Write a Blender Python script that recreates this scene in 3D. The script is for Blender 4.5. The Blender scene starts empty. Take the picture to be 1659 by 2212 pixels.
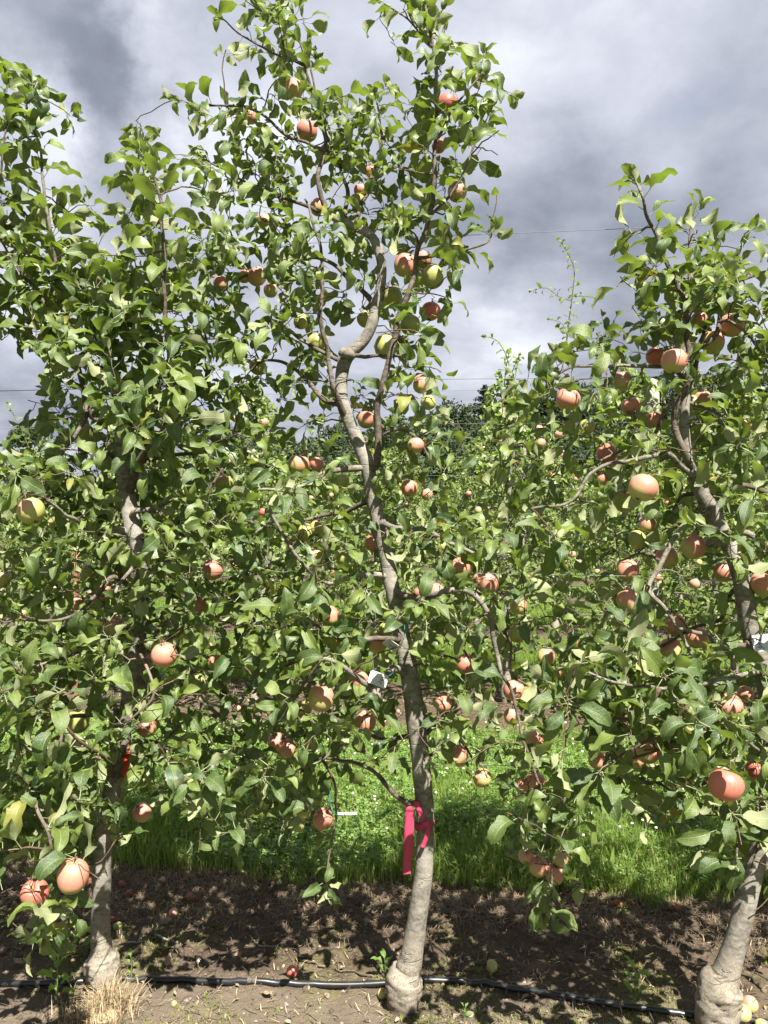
import bpy, bmesh, math, random
import numpy as np
from mathutils import Vector, Matrix, noise, Euler
random.seed(11); np.random.seed(11)
R = math.radians
sc = bpy.context.scene
COL = sc.collection

# ------------------------------------------------------------------ camera, world, sun, exposure
CAMZ, F, CX, CY = 1.53, 1661.0, 829.5, 1106.0
cam = bpy.data.cameras.new('camera'); camo = bpy.data.objects.new('camera', cam); COL.objects.link(camo)
camo.location = (0, 0, CAMZ); camo.rotation_euler = (R(90), 0, 0)
cam.sensor_fit = 'VERTICAL'; cam.sensor_height = 36.0; cam.lens = 36.0*F/2212.0
cam.clip_end = 3000; cam.clip_start = 0.05
sc.camera = camo

SUN_EL = 56.0          # the sun stands behind the camera, a little to its right
sd = Vector((math.sin(R(180-22))*math.cos(R(SUN_EL)), math.cos(R(180-22))*math.cos(R(SUN_EL)), math.sin(R(SUN_EL))))  # towards the sun
sl = bpy.data.lights.new('sun', 'SUN'); sl.energy = 5.0; sl.angle = R(0.53); sl.color = (1.0, 0.95, 0.85)
so = bpy.data.objects.new('sun', sl); COL.objects.link(so)
so.rotation_euler = sd.to_track_quat('Z', 'Y').to_euler(); so.location = sd*30

class NT:
    def __init__(s, nt): s.nt = nt; s.L = nt.links
    def n(s, t, **k):
        nd = s.nt.nodes.new(t)
        for a, b in k.items(): setattr(nd, a, b)
        return nd
    def put(s, sock, v):
        if v is None: return
        if isinstance(v, bpy.types.NodeSocket): s.L.new(v, sock)
        else: sock.default_value = v
    def math(s, op, a, b=None, c=None, clamp=False):
        m = s.n('ShaderNodeMath', operation=op); m.use_clamp = clamp
        s.put(m.inputs[0], a); s.put(m.inputs[1], b); s.put(m.inputs[2], c); return m.outputs[0]
    def vm(s, op, a, b=None, c=None, scale=None):
        m = s.n('ShaderNodeVectorMath', operation=op)
        s.put(m.inputs[0], a); s.put(m.inputs[1], b)
        if c is not None: s.put(m.inputs[2], c)
        if scale is not None: s.put(m.inputs['Scale'], scale)
        return m.outputs['Value'] if op in ('DOT_PRODUCT', 'LENGTH', 'DISTANCE') else m.outputs['Vector']
    def mix(s, f, a, b, mode='MIX'):
        m = s.n('ShaderNodeMix', data_type='RGBA', blend_type=mode)
        s.put(m.inputs[0], f)
        for i, v in ((6, a), (7, b)):
            if isinstance(v, tuple) and len(v) == 3: v = v+(1,)
            s.put(m.inputs[i], v)
        return m.outputs[2]
    def noise(s, vec, scale, detail=4, rough=0.55, dist=0.0, out='Fac'):
        m = s.n('ShaderNodeTexNoise'); s.put(m.inputs['Vector'], vec); s.put(m.inputs['Scale'], scale)
        s.put(m.inputs['Detail'], detail); s.put(m.inputs['Roughness'], rough); s.put(m.inputs['Distortion'], dist)
        return m.outputs[out]
    def ramp(s, f, pts, interp='LINEAR'):
        m = s.n('ShaderNodeValToRGB'); s.put(m.inputs[0], f); cr = m.color_ramp; cr.interpolation = interp
        while len(cr.elements) < len(pts): cr.elements.new(0.5)
        for e, (p, c) in zip(cr.elements, pts):
            e.position = p; e.color = (c, c, c, 1) if isinstance(c, (int, float)) else tuple(c)+(1,)
        return m.outputs[0]
    def sep(s, v):
        m = s.n('ShaderNodeSeparateXYZ'); s.put(m.inputs[0], v); return m.outputs
    def comb(s, x, y, z):
        m = s.n('ShaderNodeCombineXYZ'); s.put(m.inputs[0], x); s.put(m.inputs[1], y); s.put(m.inputs[2], z); return m.outputs[0]
    def smooth(s, v, lo, hi):
        m = s.n('ShaderNodeMapRange', interpolation_type='SMOOTHSTEP'); s.put(m.inputs[0], v)
        m.inputs[1].default_value = lo; m.inputs[2].default_value = hi; return m.outputs[0]

w = bpy.data.worlds.new('World'); sc.world = w; w.use_nodes = True
w.node_tree.nodes.clear(); T = NT(w.node_tree)
sky = T.n('ShaderNodeTexSky', sky_type='NISHITA'); sky.sun_disc = False
sky.sun_elevation = R(SUN_EL); sky.sun_rotation = R(180-22)
tc = T.n('ShaderNodeTexCoord').outputs['Generated']
nz = T.vm('NORMALIZE', tc)
xyz = T.sep(nz)
zz = T.math('ADD', T.math('MAXIMUM', xyz[2], 0.0), 0.28)
pl = T.comb(T.math('DIVIDE', xyz[0], zz), T.math('DIVIDE', xyz[1], zz), T.math('MULTIPLY', xyz[2], 0.6))
n1 = T.noise(pl, 1.35, 7, 0.52, 0.25)
n2 = T.noise(T.vm('ADD', pl, (3.1, 7.7, 1.3)), 4.2, 6, 0.55, 0.2)
base = T.math('ADD', T.math('MULTIPLY', n1, 0.66), T.math('MULTIPLY', n2, 0.34))   # about 0.5 +- 0.2
dis = T.vm('SCALE', T.vm('SUBTRACT', T.noise(nz, 4.2, 7, 0.62, out='Color'), (0.5, 0.5, 0.5)), scale=0.30)
dw = T.vm('NORMALIZE', T.vm('ADD', nz, dis))
acc = T.math('MULTIPLY', T.math('SUBTRACT', base, 0.5), 2.1)
def sky_dir(px, py):
    v = Vector(((px-CX)/F, 1, -(py-CY)/F)); v.normalize(); return v
for (px, py, sg, am) in [(230, 120, 150, -0.33), (300, 260, 110, -0.24), (60, 20, 120, -0.09), (400, 85, 50, 0.30), (95, 230, 70, 0.32),
                         (60, 330, 90, 0.26), (480, 290, 110, 0.43), (180, 420, 120, 0.23), (760, 60, 110, 0.06), (920, 10, 170, -0.22), (1120, 90, 160, 0.14), (1480, 130, 190, -0.04),
                         (1640, 380, 160, 0.03), (1130, 300, 110, 0.14), (1180, 440, 110, -0.29), (1090, 560, 60, -0.07), (1100, 660, 130, 0.32),
                         (1330, 620, 110, -0.06), (1560, 480, 130, -0.06), (1330, 260, 120, 0.14), (40, 640, 120, 0.14), (60, 860, 120, -0.29), (700, 620, 160, 0.32), (1330, 760, 80, -0.07)]:
    d = sky_dir(px, py)
    k = 1.0/(1-math.cos(math.atan(sg/F)))
    g = T.math('EXPONENT', T.math('MULTIPLY', T.math('SUBTRACT', T.vm('DOT_PRODUCT', dw, tuple(d)), 1.0), 0.6*k))
    acc = T.math('ADD', acc, T.math('MULTIPLY', g, am))
cl = T.math('ADD', T.math('MULTIPLY', acc, 1.0), 0.47, clamp=True)
ccol = T.ramp(cl, [(0.0, (0.20, 0.22, 0.27)), (0.22, (0.29, 0.32, 0.39)), (0.45, (0.47, 0.50, 0.59)), (0.68, (0.66, 0.69, 0.79)), (0.88, (0.90, 0.93, 1.0)), (1.0, (1.08, 1.10, 1.14))])
cloud = T.mix(1.0, ccol, (2.75, 2.75, 2.75), 'MULTIPLY')
thin = T.ramp(n2, [(0.2, 0.90), (0.35, 1.0)])
fin = T.mix(thin, sky.outputs[0], cloud)
bg = T.n('ShaderNodeBackground'); T.put(bg.inputs[0], fin); bg.inputs[1].default_value = 0.11
T.L.new(bg.outputs[0], T.n('ShaderNodeOutputWorld').inputs[0])
sc.view_settings.view_transform = 'Standard'; sc.view_settings.look = 'None'; sc.view_settings.gamma = 1; sc.view_settings.use_curve_mapping = False
sc.view_settings.exposure = 1.85
sc.cycles.max_bounces = 7; sc.cycles.transmission_bounces = 6; sc.cycles.diffuse_bounces = 4

# ------------------------------------------------------------------ geometry of the place
ROWSL = 0.096
def P(px, py, d): return Vector(((px-CX)/F*d, d, CAMZ-(py-CY)/F*d))
def G(px, py, z=0.0): return P(px, py, (CAMZ-z)*F/(py-CY))
def rowd(px): return 2.38/(1+ROWSL*(px-CX)/F)
def RP(px, py, dd=0.0): return P(px, py, rowd(px)+dd)
def proj(p): return (CX+F*p[0]/p[1], CY-F*(p[2]-CAMZ)/p[1])
PITCH = 3.74
def rowY(x, k, v=0.0): return 2.38-ROWSL*x+PITCH*k+v
def fbm(x, y, z=0.0, o=4):
    return noise.fractal(Vector((x, y, z)), 1.0, 2.0, o)
def gz(x, y):
    if y > 12 or abs(x) > 8 or y < 0: return 0.0
    v = y-2.38+ROWSL*x
    h = 0.020*fbm(x*1.3, y*1.3, 0, 3)+0.008*fbm(x*7, y*7, 5, 3)
    if v < 1.2: h += 0.008*fbm(x*24, y*24, 9, 3)
    return h
def setp(o, **k):
    for a, b in k.items(): o[a] = b
    return o
def link(name, me, mat=None, parent=None, loc=None):
    o = bpy.data.objects.new(name, me); COL.objects.link(o)
    if mat is not None and not me.materials: me.materials.append(mat)
    if parent is not None: o.parent = parent
    if loc is not None: o.location = loc
    return o
def thing(name, label, cat, loc=(0, 0, 0), group=None, rot=None):
    o = bpy.data.objects.new(name, None); COL.objects.link(o); o.location = loc; o.empty_display_size = .1
    if rot: o.rotation_euler = rot
    o['label'] = label; o['category'] = cat
    if group: o['group'] = group
    return o
def mesh_np(name, V, Q, mat=None, uv=None, rnd=None, smooth=True, mi=None):
    """V (n,3), Q (m,k) all faces with k corners; uv (n,2) per vertex; rnd (n,) per vertex."""
    me = bpy.data.meshes.new(name); V = np.asarray(V, dtype=np.float32); Q = np.asarray(Q, dtype=np.int32)
    m, k = Q.shape
    me.vertices.add(len(V)); me.vertices.foreach_set('co', V.ravel())
    me.loops.add(m*k); me.loops.foreach_set('vertex_index', Q.ravel())
    me.polygons.add(m); me.polygons.foreach_set('loop_start', np.arange(0, m*k, k, dtype=np.int32))
    me.polygons.foreach_set('use_smooth', np.full(m, smooth, dtype=bool))
    if mi is not None: me.polygons.foreach_set('material_index', np.asarray(mi, dtype=np.int32))
    if uv is not None:
        l = me.uv_layers.new(name='uv'); l.data.foreach_set('uv', np.asarray(uv, dtype=np.float32)[Q.ravel()].ravel())
    if rnd is not None:
        a = me.attributes.new('rnd', 'FLOAT', 'POINT'); a.data.foreach_set('value', np.asarray(rnd, dtype=np.float32))
    me.update(calc_edges=True)
    if mat is not None:
        for mm in (mat if isinstance(mat, (list, tuple)) else [mat]): me.materials.append(mm)
    return me
class Soup:
    def __init__(s): s.V = []; s.Q = []; s.n = 0; s.U = []; s.Rn = []
    def add(s, V, Q, uv=None, rnd=0.0):
        V = np.asarray(V, dtype=np.float64); s.V.append(V); s.Q.append(np.asarray(Q)+s.n); s.n += len(V)
        s.U.append(np.zeros((len(V), 2)) if uv is None else uv); s.Rn.append(np.full(len(V), rnd) if np.isscalar(rnd) else rnd)
    def mesh(s, name, mat, org=(0, 0, 0), smooth=True):
        return mesh_np(name, np.concatenate(s.V)-np.array(org), np.concatenate(s.Q), mat, np.concatenate(s.U), np.concatenate(s.Rn), smooth)
def catmull(pts, sub):
    P_ = [np.array(p, dtype=float) for p in pts]; out = []
    n = len(P_)
    if n < 3: sub = max(1, sub)
    for i in range(n-1):
        a = P_[max(i-1, 0)]; b = P_[i]; c = P_[i+1]; d = P_[min(i+2, n-1)]
        for j in range(sub):
            t = j/sub
            out.append(0.5*((2*b)+(-a+c)*t+(2*a-5*b+4*c-d)*t*t+(-a+3*b-3*c+d)*t**3))
    out.append(P_[-1]); return np.array(out)
def tube(pts, rad, ns=8, cap=True, bump=0.0, seed=0.0, bfreq=14.0):
    pts = np.asarray(pts, dtype=float); n = len(pts); rad = np.broadcast_to(np.asarray(rad, dtype=float), (n,))
    T_ = np.gradient(pts, axis=0); T_ /= np.linalg.norm(T_, axis=1)[:, None]+1e-9
    ref = np.array([0.31, 0.94, 0.13]) if abs(T_[0][2]) > 0.8 else np.array([0.1, 0.05, 1.0])
    N = ref-T_[0]*ref.dot(T_[0]); N /= np.linalg.norm(N)
    V = np.zeros((n, ns, 3)); U = np.zeros((n, ns, 2)); L = 0
    an = np.linspace(0, 2*np.pi, ns, endpoint=False)
    for i in range(n):
        N = N-T_[i]*N.dot(T_[i]); N /= np.linalg.norm(N)+1e-9; B = np.cross(T_[i], N)
        if i: L += np.linalg.norm(pts[i]-pts[i-1])
        ring = np.cos(an)[:, None]*N+np.sin(an)[:, None]*B
        rr = np.full(ns, rad[i])
        if bump:
            for j in range(ns):
                q = pts[i]+ring[j]*rad[i]
                rr[j] *= 1+bump*fbm(q[0]*bfreq+seed, q[1]*bfreq, q[2]*bfreq*0.8, 3)
        V[i] = pts[i]+ring*rr[:, None]; U[i, :, 0] = an/(2*np.pi); U[i, :, 1] = L
    V = V.reshape(-1, 3); U = U.reshape(-1, 2)
    i, j = np.meshgrid(np.arange(n-1), np.arange(ns), indexing='ij'); i = i.ravel(); j = j.ravel(); k = (j+1) % ns
    Q = np.stack([i*ns+j, i*ns+k, (i+1)*ns+k, (i+1)*ns+j], 1)
    if cap:
        V = np.concatenate([V, pts[:1]-T_[:1]*rad[0]*.3, pts[-1:]+T_[-1:]*rad[-1]*.5]); U = np.concatenate([U, [[0, 0], [0, L]]])
        a, b = n*ns, n*ns+1; ex = []
        for j in range(0, ns, 2):
            ex.append([a, (j+2) % ns, (j+1) % ns, j]); o = (n-1)*ns; ex.append([b, o+j, o+(j+1) % ns, o+(j+2) % ns])
        Q = np.concatenate([Q, ex])
    return V, Q, U

# ------------------------------------------------------------------ materials
def mat(name):
    m = bpy.data.materials.new(name); m.use_nodes = True; m.node_tree.nodes.clear(); return m, NT(m.node_tree)
def out(t, sh): t.L.new(sh, t.n('ShaderNodeOutputMaterial').inputs[0])
def prin(t, col, rough=0.6, spec=0.5, bump=None, bs=0.3, bd=0.01, metal=0.0, coat=0.0):
    p = t.n('ShaderNodeBsdfPrincipled')
    if isinstance(col, tuple): col = col+(1,) if len(col) == 3 else col
    t.put(p.inputs['Base Color'], col); t.put(p.inputs['Roughness'], rough); p.inputs['Specular IOR Level'].default_value = spec
    p.inputs['Metallic'].default_value = metal; p.inputs['Coat Weight'].default_value = coat
    if bump is not None:
        b = t.n('ShaderNodeBump'); b.inputs['Strength'].default_value = bs; b.inputs['Distance'].default_value = bd
        t.put(b.inputs['Height'], bump); t.L.new(b.outputs[0], p.inputs['Normal'])
    return p.outputs[0]
def simple(name, col, rough=0.6, spec=0.5, var=0.15, sc_=20.0, bs=0.2, metal=0.0):
    m, t = mat(name); pos = t.n('ShaderNodeTexCoord').outputs['Object']; f = t.noise(pos, sc_, 5)
    c = t.mix(t.ramp(f, [(0.3, 0.0), (0.7, 1.0)]), tuple(x*(1-var) for x in col), tuple(min(1, x*(1+var)) for x in col))
    out(t, prin(t, c, rough, spec, f, bs, 0.004, metal)); return m

def leaf_material(name, dark, light, under, trans, tmix=0.33, fine=True, rough=0.40):
    m, t = mat(name)
    uv = t.sep(t.n('ShaderNodeUVMap', uv_map='uv').outputs[0])
    r0 = t.math('ADD', t.n('ShaderNodeAttribute', attribute_name='rnd').outputs['Fac'], t.n('ShaderNodeObjectInfo').outputs['Random'])
    rnd = t.math('FRACT', r0); rn2 = t.math('FRACT', t.math('MULTIPLY', r0, 7.31))
    au = t.math('ABSOLUTE', t.math('SUBTRACT', t.math('MULTIPLY', uv[0], 2.0), 1.0))
    pos = t.n('ShaderNodeTexCoord').outputs['Object']
    c = t.mix(t.math('POWER', rnd, 1.7), dark, light)
    nf = t.noise(pos, 38.0, 4)
    c = t.mix(t.math('MULTIPLY', t.smooth(nf, 0.42, 0.72), 0.55), c, tuple(min(1, x*1.55) for x in light))
    und = t.mix(rn2, under, tuple(x*0.78 for x in under))
    vein = None
    if fine:
        mid = t.math('SUBTRACT', 1.0, t.smooth(au, 0.02, 0.10))
        ph = t.math('SUBTRACT', uv[1], t.math('MULTIPLY', au, 0.26))
        sv = t.math('ABSOLUTE', t.math('SINE', t.math('MULTIPLY', ph, 26.0)))
        side = t.math('SUBTRACT', 1.0, t.smooth(sv, 0.0, 0.20))
        vein = t.math('MAXIMUM', mid, t.math('MULTIPLY', side, 0.55))
        c = t.mix(t.math('MULTIPLY', vein, 0.42), c, (0.22, 0.30, 0.11))
        und = t.mix(t.math('MULTIPLY', vein, 0.5), und, (0.36, 0.40, 0.24))
    # a few yellowing leaves, brown spots
    yel = t.math('GREATER_THAN', rn2, 0.993)
    c = t.mix(t.math('MULTIPLY', yel, 0.75), c, (0.22, 0.21, 0.045))
    und = t.mix(t.math('MULTIPLY', yel, 0.6), und, (0.34, 0.31, 0.12))
    spot = t.math('MULTIPLY', t.smooth(t.noise(pos, 95.0, 2), 0.665, 0.72), 0.75)
    c = t.mix(spot, c, (0.12, 0.065, 0.025)); und = t.mix(spot, und, (0.16, 0.09, 0.04))
    back = t.n('ShaderNodeNewGeometry').outputs['Backfacing']
    col = t.mix(back, c, und)
    ro = t.math('ADD', t.math('MULTIPLY', back, 0.35), t.math('ADD', rough, t.math('MULTIPLY', nf, 0.14)))
    hgt = t.math('ADD', t.math('MULTIPLY', vein, -0.6), nf) if vein is not None else None
    p = prin(t, col, ro, 0.5, hgt, 0.38, 0.0035)
    tr = t.n('ShaderNodeBsdfTranslucent'); tcol = t.mix(rnd, trans, tuple(min(1, x*1.25) for x in trans))
    tcol = t.mix(t.math('MULTIPLY', yel, 0.7), tcol, (0.5, 0.42, 0.05))
    if vein is not None: tcol = t.mix(t.math('MULTIPLY', vein, 0.35), tcol, (0.2, 0.28, 0.05))
    t.put(tr.inputs[0], tcol)
    mx = t.n('ShaderNodeMixShader'); mx.inputs[0].default_value = tmix; t.L.new(p, mx.inputs[1]); t.L.new(tr.outputs[0], mx.inputs[2])
    out(t, mx.outputs[0]); return m
M = {}
M['leaf'] = leaf_material('apple leaf', (0.024, 0.052, 0.020), (0.125, 0.162, 0.036), (0.25, 0.275, 0.140), (0.19, 0.27, 0.024), 0.27)
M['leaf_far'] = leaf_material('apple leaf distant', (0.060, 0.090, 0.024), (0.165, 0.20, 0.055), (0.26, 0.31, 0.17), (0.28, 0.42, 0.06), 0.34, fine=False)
M['young'] = leaf_material('young leaf', (0.09, 0.17, 0.035), (0.14, 0.23, 0.05), (0.24, 0.32, 0.13), (0.34, 0.52, 0.05), 0.42)
M['grassm'] = leaf_material('grass blade', (0.10, 0.150, 0.022), (0.205, 0.25, 0.055), (0.12, 0.18, 0.035), (0.34, 0.50, 0.06), 0.38, fine=False, rough=0.5)
M['clover'] = leaf_material('clover leaf', (0.09, 0.155, 0.036), (0.15, 0.225, 0.058), (0.12, 0.20, 0.07), (0.2, 0.40, 0.05), 0.30, fine=False, rough=0.55)
M['forest'] = leaf_material('forest foliage', (0.018, 0.034, 0.014), (0.042, 0.066, 0.022), (0.04, 0.06, 0.025), (0.05, 0.09, 0.02), 0.18, fine=False, rough=0.7)
M['pine'] = leaf_material('pine foliage', (0.014, 0.028, 0.014), (0.028, 0.045, 0.020), (0.025, 0.04, 0.02), (0.03, 0.05, 0.015), 0.12, fine=False, rough=0.7)

def bark_material(name, dark, light, pale, palez=None, streak=1.0):
    m, t = mat(name); pos = t.n('ShaderNodeTexCoord').outputs['Object']; s = t.sep(pos)
    st = t.comb(t.math('MULTIPLY', s[0], 1.0), t.math('MULTIPLY', s[1], 1.0), t.math('MULTIPLY', s[2], 1.5))
    f = t.noise(st, 52.0, 7, 0.68); g = t.noise(pos, 6.0, 4, 0.5)
    vo = t.n('ShaderNodeTexVoronoi'); t.put(vo.inputs['Vector'], t.comb(t.math('MULTIPLY', s[0], 55.0), t.math('MULTIPLY', s[1], 55.0), t.math('MULTIPLY', s[2], 175.0)))
    lent = t.math('SUBTRACT', 1.0, t.smooth(vo.outputs['Distance'], 0.08, 0.30))
    c = t.mix(t.ramp(f, [(0.38, 0.0), (0.60, 1.0)]), dark, light)
    c = t.mix(t.math('MULTIPLY', t.smooth(g, 0.48, 0.66), 0.7), c, pale)
    c = t.mix(t.math('MULTIPLY', lent, 0.7), c, tuple(x*0.42 for x in dark))
    if palez is not None:
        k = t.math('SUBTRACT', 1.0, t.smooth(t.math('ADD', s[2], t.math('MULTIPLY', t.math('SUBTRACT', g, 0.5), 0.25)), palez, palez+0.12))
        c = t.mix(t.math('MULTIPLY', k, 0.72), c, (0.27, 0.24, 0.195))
        vc = t.n('ShaderNodeTexVoronoi', feature='DISTANCE_TO_EDGE'); t.put(vc.inputs['Vector'], t.vm('ADD', pos, t.vm('SCALE', t.noise(pos, 30, 3, out='Color'), scale=0.03))); vc.inputs['Scale'].default_value = 42.0
        vcr = t.math('SUBTRACT', 1.0, t.smooth(vc.outputs['Distance'], 0.0, 0.055))
        crack = t.math('SUBTRACT', 1.0, t.smooth(t.math('ABSOLUTE', t.math('SUBTRACT', t.noise(pos, 34, 4, 0.6, 0.8), 0.5)), 0.0, 0.022))
        c = t.mix(t.math('MULTIPLY', t.math('MULTIPLY', t.math('MAXIMUM', crack, t.math('MULTIPLY', vcr, 0.8)), k), 0.75), c, (0.09, 0.07, 0.05))
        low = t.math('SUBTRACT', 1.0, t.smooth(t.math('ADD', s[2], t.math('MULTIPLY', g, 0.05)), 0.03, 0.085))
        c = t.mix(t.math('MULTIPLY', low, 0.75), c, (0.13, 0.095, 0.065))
    ringn = t.noise(t.comb(t.math('MULTIPLY', s[0], 3.), t.math('MULTIPLY', s[1], 3.), t.math('MULTIPLY', s[2], 22.)), 1.0, 3, 0.5, 0.4)
    scar = t.math('SUBTRACT', 1.0, t.smooth(t.math('ABSOLUTE', t.math('SUBTRACT', ringn, 0.60)), 0.0, 0.012))
    c = t.mix(t.math('MULTIPLY', scar, 0.55), c, tuple(x*0.5 for x in dark))
    h = t.math('ADD', t.math('ADD', f, t.math('MULTIPLY', scar, -0.8)), t.math('MULTIPLY', lent, -0.7))
    out(t, prin(t, c, 0.82, 0.25, h, 0.8, 0.0035)); return m
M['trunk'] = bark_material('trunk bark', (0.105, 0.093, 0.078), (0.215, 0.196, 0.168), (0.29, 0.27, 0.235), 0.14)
M['branch'] = bark_material('branch bark', (0.055, 0.042, 0.034), (0.125, 0.10, 0.080), (0.20, 0.175, 0.145))
M['limb'] = bark_material('limb bark', (0.085, 0.073, 0.060), (0.19, 0.168, 0.142), (0.28, 0.255, 0.215))
M['twig'] = bark_material('twig bark', (0.055, 0.032, 0.024), (0.11, 0.068, 0.048), (0.16, 0.13, 0.09))
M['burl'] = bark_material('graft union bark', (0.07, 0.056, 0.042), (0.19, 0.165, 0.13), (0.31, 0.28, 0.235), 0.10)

def apple_material():
    m, t = mat('apple skin'); pos = t.n('ShaderNodeTexCoord').outputs['Object']; s = t.sep(pos)
    oi = t.n('ShaderNodeObjectInfo'); oc = t.sep(oi.outputs['Color'])      # x blush strength, y yellowness, z redness
    ln = t.vm('NORMALIZE', pos); lz = t.sep(ln)
    off = t.vm('ADD', pos, t.vm('SCALE', t.comb(1.0, 2.0, 3.0), scale=t.math('MULTIPLY', oi.outputs['Random'], 9.0)))
    n = t.noise(off, 22.0, 4, 0.6); n_b = t.noise(off, 150.0, 2, 0.6)
    a = t.math('ARCTAN2', s[1], s[0])
    streak = t.noise(t.comb(t.math('MULTIPLY', a, 9.0), t.math('MULTIPLY', s[2], 18.0), oi.outputs['Random']), 1.6, 4, 0.6)
    gr = t.math('ADD', t.math('MULTIPLY', lz[2], 0.52), t.math('MULTIPLY', lz[1], -0.30))
    b = t.math('ADD', t.math('ADD', gr, t.math('MULTIPLY', t.math('SUBTRACT', n, 0.5), 0.9)), t.math('SUBTRACT', t.math('MULTIPLY', oc[0], 1.5), 0.74))
    b = t.smooth(b, -0.12, 0.42)
    ground = t.mix(oc[1], (0.26, 0.28, 0.075), (0.45, 0.36, 0.14))
    blush = t.mix(oc[2], (0.48, 0.215, 0.155), (0.42, 0.095, 0.068))
    blush = t.mix(t.math('MULTIPLY', t.smooth(streak, 0.42, 0.70), 0.32), blush, t.mix(oc[2], (0.45, 0.205, 0.145), (0.34, 0.06, 0.045)))
    c = t.mix(b, ground, blush)
    vo = t.n('ShaderNodeTexVoronoi'); t.put(vo.inputs['Vector'], off); vo.inputs['Scale'].default_value = 190.0
    spk = t.math('SUBTRACT', 1.0, t.smooth(vo.outputs['Distance'], 0.08, 0.24))
    c = t.mix(t.math('MULTIPLY', spk, 0.35), c, (0.46, 0.36, 0.22))
    c = t.mix(t.math('MULTIPLY', t.smooth(n_b, 0.35, 0.8), 0.16), c, (0.40, 0.29, 0.23))     # waxy bloom
    rad = t.math('SQRT', t.math('ADD', t.math('POWER', s[0], 2.0), t.math('POWER', s[1], 2.0)))
    cav = t.math('MULTIPLY', t.math('SUBTRACT', 1.0, t.smooth(rad, 0.002, 0.013)), t.math('GREATER_THAN', s[2], 0.0))
    c = t.mix(t.math('MULTIPLY', cav, 0.7), c, (0.30, 0.24, 0.09))
    out(t, prin(t, c, t.math('ADD', 0.36, t.math('MULTIPLY', n_b, 0.14)), 0.45, n_b, 0.08, 0.001)); return m
M['apple'] = apple_material()
M['apple_stem'] = simple('apple stem', (0.10, 0.07, 0.035), 0.8)
M['calyx'] = simple('dry calyx', (0.045, 0.032, 0.02), 0.9)
M['rot'] = simple('rotten apple', (0.17, 0.055, 0.022), 0.55, var=0.6, sc_=60, bs=0.8)
M['wire'] = simple('galvanised wire', (0.10, 0.11, 0.115), 0.6, metal=0.0, var=0.1)
M['wire_far'] = simple('plastic coated wire', (0.10, 0.135, 0.125), 0.5, var=0.1)
M['tube'] = simple('drip tube plastic', (0.014, 0.014, 0.015), 0.36, var=0.3, sc_=30, bs=0.1)
M['dust'] = simple('dried mud', (0.075, 0.065, 0.055), 0.95, var=.6, sc_=80)
M['pink'] = None
def ribbon_material(name, col, tr):
    m, t = mat(name); pos = t.n('ShaderNodeTexCoord').outputs['Object']
    s = t.sep(pos); f = t.noise(t.comb(t.math('MULTIPLY', s[0], 40.), t.math('MULTIPLY', s[1], 40.), t.math('MULTIPLY', s[2], 8.)), 1.5, 4)
    p = prin(t, t.mix(f, col, tuple(x*0.85 for x in col)), 0.42, 0.5, f, 0.35, 0.004)
    b = t.n('ShaderNodeBsdfTranslucent'); b.inputs[0].default_value = tr+(1,)
    mx = t.n('ShaderNodeMixShader'); mx.inputs[0].default_value = 0.25; t.L.new(p, mx.inputs[1]); t.L.new(b.outputs[0], mx.inputs[2]); out(t, mx.outputs[0]); return m
M['pink'] = ribbon_material('pink flagging tape', (0.54, 0.055, 0.13), (0.5, 0.06, 0.13))
M['redtape'] = ribbon_material('red flagging tape', (0.45, 0.04, 0.015), (0.5, 0.06, 0.015))
M['white'] = simple('white plastic card', (0.38, 0.38, 0.39), 0.4, var=0.03, bs=0.02)
M['ink'] = simple('black ink', (0.02, 0.02, 0.022), 0.5, var=0.05, bs=0)
M['teal'] = simple('teal ink', (0.03, 0.42, 0.50), 0.5, var=0.05, bs=0)
M['bluei'] = simple('blue ink', (0.02, 0.14, 0.30), 0.5, var=0.05, bs=0)
M['tie'] = simple('green coated wire', (0.01, 0.13, 0.10), 0.35, var=0.2, bs=0)
M['post'] = bark_material('weathered post wood', (0.19, 0.175, 0.155), (0.29, 0.27, 0.245), (0.36, 0.345, 0.315))
M['rust'] = simple('rusty steel', (0.20, 0.075, 0.04), 0.8, var=0.4, sc_=60)
M['straw'] = simple('dry straw', (0.320, 0.248, 0.140), 0.8, var=0.35, sc_=9, bs=0)
M['matgrass'] = simple('matted dead grass', (0.154, 0.112, 0.071), 0.9, var=0.55, sc_=6, bs=0)
M['deadgrass'] = simple('dead grass', (0.102, 0.075, 0.048), 0.9, var=0.5, sc_=5, bs=0)
M['litter'] = simple('twig litter', (0.098, 0.073, 0.052), 0.9, var=0.5, sc_=7, bs=0)
M['deadleaf'] = simple('dead leaf', (0.216, 0.160, 0.104), 0.85, var=0.4, sc_=6, bs=0.1)
M['pebble'] = simple('pebble', (0.192, 0.168, 0.144), 0.9, var=0.4, sc_=9)
M['moss'] = leaf_material('moss', (0.13, 0.15, 0.035), (0.24, 0.25, 0.06), (0.16, 0.18, 0.05), (0.2, 0.25, 0.03), 0.2, fine=False, rough=0.8)
M['flower'] = simple('clover blossom', (0.52, 0.47, 0.43), 0.8, var=0.15, sc_=90, bs=0.5)

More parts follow.
